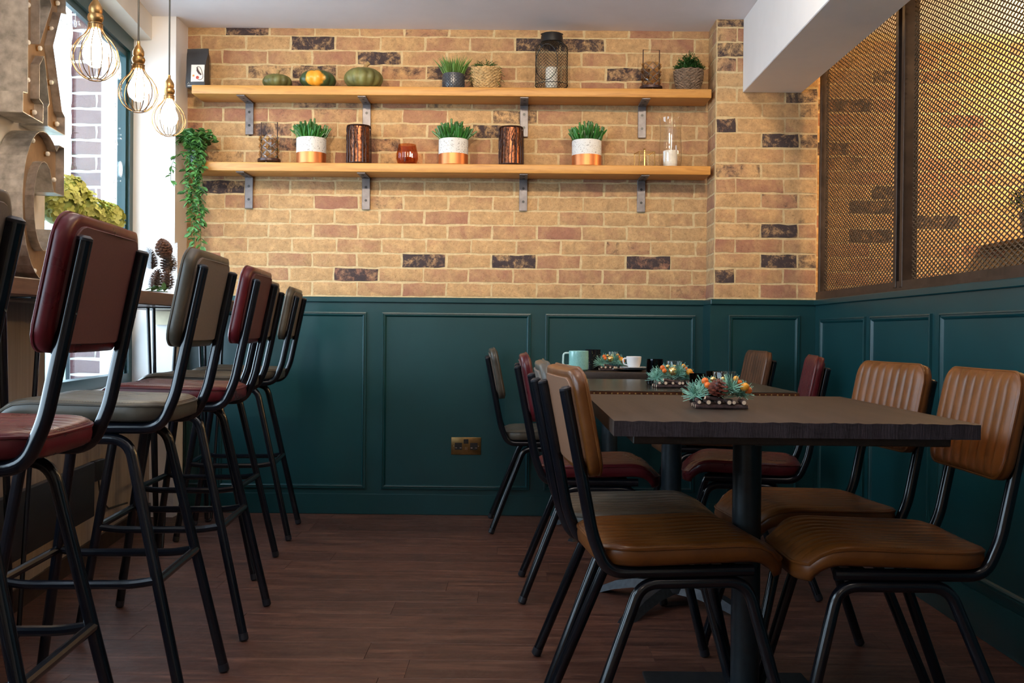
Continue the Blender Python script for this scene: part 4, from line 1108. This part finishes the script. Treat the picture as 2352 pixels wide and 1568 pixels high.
for V in vines:
    vm.tube(V, .0011, 4)
    for q_ in range(len(V)-1):
        L = (V[q_+1]-V[q_]).length; n = max(2, int(L/(.0205 if len(V) > 3 else .0165)))
        for j in range(n):
            if q_ == 0 and len(V) == 3 and j == 0: continue
            for rep_ in range(2):
                p = V[q_].lerp(V[q_+1], (j+rd.random())/n); a = rd.uniform(0, 2*PI)
                d = Vector((math.cos(a), math.sin(a)*.7-.25, rd.uniform(-.7, .6) if V[-1].z > 0 else rd.uniform(-1, .1)))
                spots.append((p, d.normalized(), rd.uniform(1.0, 1.35)*(1.12 if V[-1].z > 0 else 1)))
rd.shuffle(spots); extra = MB(); lm = LEAF[1]
for i, (p, d, sc_) in enumerate(spots):
    if i < 295: put_leaf(o, p, d, M['leaf_var'] if i % 3 else M['green3'], sc=sc_)
    else:
        mt = Matrix.Translation(p) @ d.to_track_quat('X', 'Z').to_matrix().to_4x4() @ Matrix.Rotation(rd.uniform(-.8, .8), 4, 'X') @ Matrix.Scale(sc_, 4)
        extra.add([mt @ v_.co for v_ in lm.vertices], [tuple(f_.vertices) for f_ in lm.polygons])
if extra.v: extra.build('foliage', M['leaf_var'], o)['kind'] = 'stuff'
vm.build('vine_stems', M['green3'], o)
# hydrangea on the bar
o = thing('hydrangea', 'yellow green hydrangea blooms in a vase on the bar behind the stools', 'flowers', (-1.60, 3.73, ZB+.0))
MB().lathe([(0, 0), (.05, 0), (.06, .04), (.05, .1), (.035, .15), (.040, .16), (.036, .16), (.03, .15), (0, .14)], 24).build('vase', M['dark_ceramic'], o)
fm = MB()
for k in range(4):
    ca, sa = math.cos(k*PI/2+.3), math.sin(k*PI/2+.3)
    pv = [(0, 0, 0), (.006, .0065, .002), (.014, .0065, .003), (.0185, 0, .001), (.014, -.0065, .003), (.006, -.0065, .002), (.009, 0, 0), (.009, 0, -.0008)]
    fm.add([(x*ca-y*sa, x*sa+y*ca, z) for x, y, z in pv], [(0, 6, 1), (1, 6, 2), (2, 6, 3), (3, 6, 4), (4, 6, 5), (5, 6, 0), (0, 1, 7), (1, 2, 7), (2, 3, 7), (3, 4, 7), (4, 5, 7), (5, 0, 7)])
fm.sphere((0, 0, .001), .0018, 5); pet = fm.mesh('floret')
rd = random.Random(31)
for hi, (hx, hy, hz, hr) in enumerate(((-.03, -.10, .295, .085), (.0, .035, .285, .080), (.03, .14, .265, .080), (-.03, -.03, .350, .066))):
    hd = MB().sphere((hx, hy, hz), hr*.8, 14).build('flower_head', M['hyd2'], o)
    MB().tube([(0, 0, .14), (hx*.6, hy*.5, .2), (hx, hy, hz)], .003, 5).build('stem', M['green2'], o)
    for k in range(74):
        z = rd.uniform(-.55, 1); a = rd.uniform(0, 2*PI); q_ = math.sqrt(1-z*z); d = Vector((q_*math.cos(a), q_*math.sin(a), z)); c_ = Vector((hx, hy, hz))+d*hr*rd.uniform(.84, .98)
        tn = d+Vector((rd.uniform(-.4, .4), rd.uniform(-.4, .4), rd.uniform(-.4, .4)))
        w_ = tn.to_track_quat('Z', 'Y'); pe = link('floret', pet, M['hyd'], hd, c_, w_.to_euler()); pe.scale = (rd.uniform(1.1, 1.5),)*3; pe.rotation_euler.rotate_axis('Z', rd.uniform(0, 3))
# pinecone vase
o = thing('glass_cylinder_vase', 'clear glass cylinder vase full of pinecones standing on the bar', 'vase', (-1.405, 4.02, ZB))
MB().lathe([(0, .001), (.063, .001), (.064, .004), (.064, .205), (.061, .205), (.061, .010), (0, .010)], 40).build('glass_body', M['glass'], o)
def pinecone_mesh(L, r, n=70, sc=1):
    mb = MB(); mb.lathe([(0, 0), (r*.45, L*.12), (r*.5, L*.45), (r*.3, L*.8), (0, L*.97)], 8); ga = PI*(3-math.sqrt(5))
    for k in range(n):
        t_ = k/n; z = L*(.04+.93*t_); rr_ = r*math.sin(PI*(.12+.85*t_)**.75)**.7 if t_ < .97 else r*.2; a = k*ga
        d = Vector((math.cos(a), math.sin(a), 0)); s_ = Vector((-d.y, d.x, 0)); w_ = rr_*.33
        p0 = d*rr_*.35+Vector((0, 0, z)); p1 = d*rr_*1.0+Vector((0, 0, z+L*.045))
        mb.add([p0-s_*w_*.4, p0+s_*w_*.4, p1+s_*w_, p1+d*rr_*.1+Vector((0, 0, -L*.008)), p1-s_*w_, (p0+p1)/2+Vector((0, 0, L*.035))], [(0, 1, 5), (1, 2, 5), (2, 3, 5), (3, 4, 5), (4, 0, 5), (0, 4, 3, 2, 1)])
    return mb.mesh('pinecone', sharp=70)
PC = pinecone_mesh(.088, .031, 84)
for i, (p, ro, lab) in enumerate((((.022, -.01, .016), (R(8), R(10), 0), 'pinecone lying at the bottom right inside the glass vase'), ((.030, .008, .085), (R(-8), R(5), 1), 'pinecone in the middle of the glass vase'), ((.025, -.015, .150), (R(40), R(-28), .6), 'topmost pinecone in the glass vase'), ((-.030, .01, .016), (R(12), R(-6), 2), 'pinecone at the bottom left inside the glass vase'), ((-.028, -.005, .098), (R(-12), R(6), 2.6), 'pinecone at the upper left inside the glass vase'))):
    q = link('pinecone', PC, M['pinecone'], None, (-1.405+p[0], 4.02+p[1], ZB+p[2]), ro); tag(q, lab, 'pinecone', 'pinecones in the glass vase')
o = thing('foliage_sprig', 'small green leaf sprig lying on the bar beside the glass vase', 'foliage', (-1.385, 3.87, ZB))
for k in range(9): put_leaf(o, (random.uniform(-.05, .05), random.uniform(-.03, .03), .006+random.random()*.012), (random.uniform(-1, 1), random.uniform(-1, 1), .4), M['green2'], sc=1.2)
MB().tube([(-.06, 0, .004), (0, .01, .008), (.06, 0, .005)], .002, 5).build('stem', M['green3'], o)
# double socket
o = thing('wall_socket', 'antique brass double power socket low on the green panelling', 'socket', (-.251, YW, .340))
MB().box((-.0735, -.004, -.043), (.0735, 0, .043)).build('plate', M['socket_brass'], o, bevel=.002)
for sx in (-1, 1):
    MB().box((sx*.038-.018, -.0052, -.018), (sx*.038+.018, -.0038, .016)).build('outlet', M['black_plastic'], o, bevel=.001, seg=1)
    for (px, pz) in ((0, .009), (-.011, -.009), (.011, -.009)):
        MB().box((sx*.038+px-(.002 if px == 0 else .0045), -.0056, pz-(.0045 if px == 0 else .0018)), (sx*.038+px+(.002 if px == 0 else .0045), -.0050, pz+(.0045 if px == 0 else .0018))).build('pin_slot', M['chrome2'] if px else M['black_plastic'], o)
    MB().lathe([(0, 0), (.003, 0), (.002, .0015), (0, .0015)], 10).build('screw', M['chrome2'], o, loc=(sx*.060, -.004, 0), rot=(PI/2, 0, 0))
MB().box((-.012, -.008, .012), (.012, -.004, .034)).build('rocker_switch', M['black_plastic'], o, bevel=.001, seg=1)
for sx in (-1, 1): MB().box((sx*.004-.001, -.0055, -.018), (sx*.004+.001, -.004, -.004)).build('usb_slot', M['chrome2'], o)

# ---------------- table decorations
def sprig_mesh(n, L, seed):
    rd = random.Random(seed); mb = MB()
    for i in range(n):
        a = rd.uniform(0, 2*PI); e = rd.uniform(-.35, 1.3); d = Vector((math.cos(a)*math.cos(e), math.sin(a)*math.cos(e), math.sin(e))); l = L*rd.uniform(.6, 1)
        p0 = Vector((rd.uniform(-.006, .006), rd.uniform(-.006, .006), rd.uniform(-.003, .006)))
        mb.tube([p0, p0+d*l], [.0010, .0006], 3)
    return mb.mesh('sprig')
SPR = [sprig_mesh(120, .036, s) for s in (1, 2)]
PCR = pinecone_mesh(.042, .022, 46)
BER = MB().sphere((0, 0, 0), .0085, 12).mesh('berry')
def twig(o, a, b_, r):
    a = Vector(a); b_ = Vector(b_); d = (b_-a).normalized()
    t_ = MB().tube([a, (a+b_)/2+Vector((0, 0, .0006)), b_], [r, r*.95, r], 9).build('twig', M['bark'], o)
    MB().tube([a-d*.0006, a+d*.0002], r*.82, 9).tube([b_-d*.0002, b_+d*.0006], r*.82, 9).build('cut_end', M['cut_wood'], t_)
def decoration(x, y, z, w_, rz, cone, lab, seed):
    o = thing('table_decoration', lab, 'decoration', (x, y, z), rz, group='pine and berry candle rings'); rd = random.Random(seed); h = w_/2
    for k in range(3): twig(o, (-h*.78, -.03+.03*k, .0055), (h*.80, -.032+.031*k, .0055), .0052)
    for k, xx in enumerate((-.68, -.40, -.08, .22, .36, .66)): twig(o, (h*xx, -.042, .0155), (h*xx+.004, .045, .0155), .0048+.001*(k % 2))
    twig(o, (-h*.5, -.040, .026), (h*.05, -.028, .019), .0045)
    for (xx, yy, zz, s_) in ((-.72, -.012, .028, 1.05), (-.38, .018, .042, .95), (.30, -.014, .040, 1.15), (.66, .0, .030, 1.0), (0, .04, .035, 1)):
        q_ = link('pine_sprig', SPR[rd.randrange(2)], M['pine_needle'], o, (h*xx, yy, zz), (rd.uniform(-.3, .3), rd.uniform(-.3, .3), rd.uniform(0, 6)), (s_,)*3); q_['kind'] = 'stuff'
    if cone: link('pinecone', PCR, M['pinecone_red'], o, (-.008, -.026, .030), (R(22), 0, 0))
    else: MB().sphere((-.002, -.02, .052), .014, 14).build('gold_bauble', M['gold'], o)
    for (xx, yy, zz, m, s_) in ((-.46, -.01, .062, 'berry', 1), (-.40, -.02, .053, 'berry', .9), (-.2, 0, .066, 'gold', .75), (.12, .01, .066, 'gold', .7), (.48, -.01, .068, 'yberry', .85), (.58, -.015, .060, 'berry', .7), (.72, -.02, .050, 'yberry', 1.25), (.84, -.012, .042, 'berry', 1.1), (.64, 0, .052, 'rberry', .6)):
        link('berry' if m != 'gold' else 'bauble', BER, M[m], o, (h*xx, yy, zz), None, (s_,)*3)
    g = MB().lathe([(0, 0), (.024, 0), (.026, .004), (.027, .056), (.0262, .0572), (.0245, .056), (.0245, .008), (0, .008)], 28).build('candle_glass', M['glass'], o, loc=(.014, .022, .026))
decoration(.465, 2.37, .7306, .150, R(-3), True, 'pine and berry candle ring with brown pinecone on the front table', 3)
decoration(.487, 3.25, .7313, .142, R(4), False, 'pine and berry candle ring with gold bauble on the copper-edged table', 7)
decoration(.405, 4.50, .7373, .125, R(0), False, 'small pine and berry candle ring behind the white cup on the far table', 9)
def tumbler(x, y, z, r, h, m, lab):
    o = MB().lathe([(0, 0), (r*.9, 0), (r, .006), (r, h), (r-.0025, h), (r-.0025, .008), (0, .008)], 30).build('tumbler', M[m], None, loc=(x, y, z)); tag(o, lab, 'glass')
tumbler(.447, 2.56, .7306, .020, .072, 'black_glass', 'smoked black tumbler behind the front decoration, left one')
tumbler(.503, 2.62, .7306, .023, .076, 'black_glass', 'smoked black tumbler behind the front decoration, right one')
tumbler(.455, 3.42, .7313, .028, .085, 'black_glass', 'smoked black tumbler behind the gold bauble decoration')
# mug, holder, cup
o = thing('mug', 'mint green glazed mug on the far table', 'mug', (.263, 4.46, .7373))
MB().lathe([(0, 0), (.036, 0), (.042, .006), (.043, .014), (.043, .084), (.0415, .086), (.040, .084), (.040, .012), (0, .008)], 36).build('cup_body', M['mint'], o)
MB().tube(fillet([(-.040, 0, .076), (-.066, 0, .076), (-.068, 0, .022), (-.040, 0, .022)], .02, 5), .0042, 8).build('handle', M['mint_rim'], o)
o = thing('candle_holder', 'black pierced candle holder standing behind the mint mug', 'candle holder', (.335, 4.60, .7373))
MB().lathe([(0, 0), (.036, 0), (.038, .003), (.034, .085), (.035, .09), (.032, .09), (.034, .006), (0, .006)], 30).build('shade', M['black_ceramic'], o)
q = MB(); rd = random.Random(2)
for k in range(60):
    a = rd.uniform(0, 2*PI); z = rd.uniform(.012, .08); r_ = .0382-.004*z/.085; q.sphere((r_*math.cos(a), r_*math.sin(a), z), .0013, 5)
q.build('pierced_dots', M['gold'], o)['kind'] = 'stuff'
sc_ = MB().lathe([(0, .001), (.04, .001), (.075, .009), (.0755, .0105), (.072, .0115), (.038, .004), (0, .004)], 36).build('saucer', M['black_ceramic'], None, loc=(.488, 4.445, .7373)); tag(sc_, 'black saucer under the white one on the far table', 'saucer')
sc_ = MB().lathe([(0, .001), (.03, .001), (.058, .007), (.0585, .0085), (.055, .0095), (.03, .004), (0, .004)], 36).build('saucer', M['porcelain'], None, loc=(.498, 4.440, .7373+.0105)); tag(sc_, 'white saucer beneath the white espresso cup', 'saucer')
o = thing('espresso_cup', 'small white espresso cup on saucers on the far table', 'cup', (.500, 4.440, .7373+.0145))
MB().lathe([(0, 0), (.020, 0), (.026, .006), (.031, .025), (.033, .048), (.0315, .050), (.030, .048), (.028, .025), (.022, .008), (0, .006)], 32).build('cup_body', M['porcelain'], o)
MB().tube(fillet([(-.029, 0, .042), (-.047, 0, .040), (-.044, 0, .016), (-.026, 0, .012)], .012, 5), .0032, 8).build('handle', M['porcelain'], o)
o = MB().tube([(0, 0, 0), (.06, .004, .003), (.085, .006, .002)], [.0018, .0015, .002], 6).sphere((-.008, 0, 0), .011, 10, (1.3, .8, .25)).build('teaspoon', M['chrome2'], None, loc=(.425, 4.39, .7373+.012), rot=(0, 0, R(12))); tag(o, 'steel teaspoon resting on the black saucer', 'spoon')

# wall lamp and plant in the neighbour space, at the right edge
o = thing('wall_lamp', 'warm glowing globe wall lamp behind the mesh at right edge', 'lamp', (2.62, 5.06, 2.0))
MB().lathe([(0, 0), (.05, 0), (.05, .012), (0, .014)], 24).build('back_plate', M['brass'], o, rot=(PI/2, 0, 0))
MB().tube([(0, 0, 0), (0, -.10, 0), (0, -.14, .03)], .008, 8).build('arm', M['brass'], o)
MB().sphere((0, -.15, .09), .06, 20).build('globe', M['bulb'], o)
o = thing('hanging_plant', 'dark leafy plant behind the mesh at the right edge', 'plant', (2.31, 4.62, 1.36))
MB().lathe([(0, 0), (.05, 0), (.07, .10), (.065, .10), (0, .09)], 24).build('pot', M['dark_ceramic'], o)
k = bush(70, .13, .16, .09, 77, .05, .03).build('foliage', M['green3'], o); k['kind'] = 'stuff'
o = thing('shelf_ledge', 'small dark ledge carrying the plant behind the mesh', 'shelf', (2.4, 4.85, 1.33))
MB().box((-.13, -.30, 0), (.5, .22, .02)).build('board', M['bronze'], o)
bpy.context.view_layer.update()
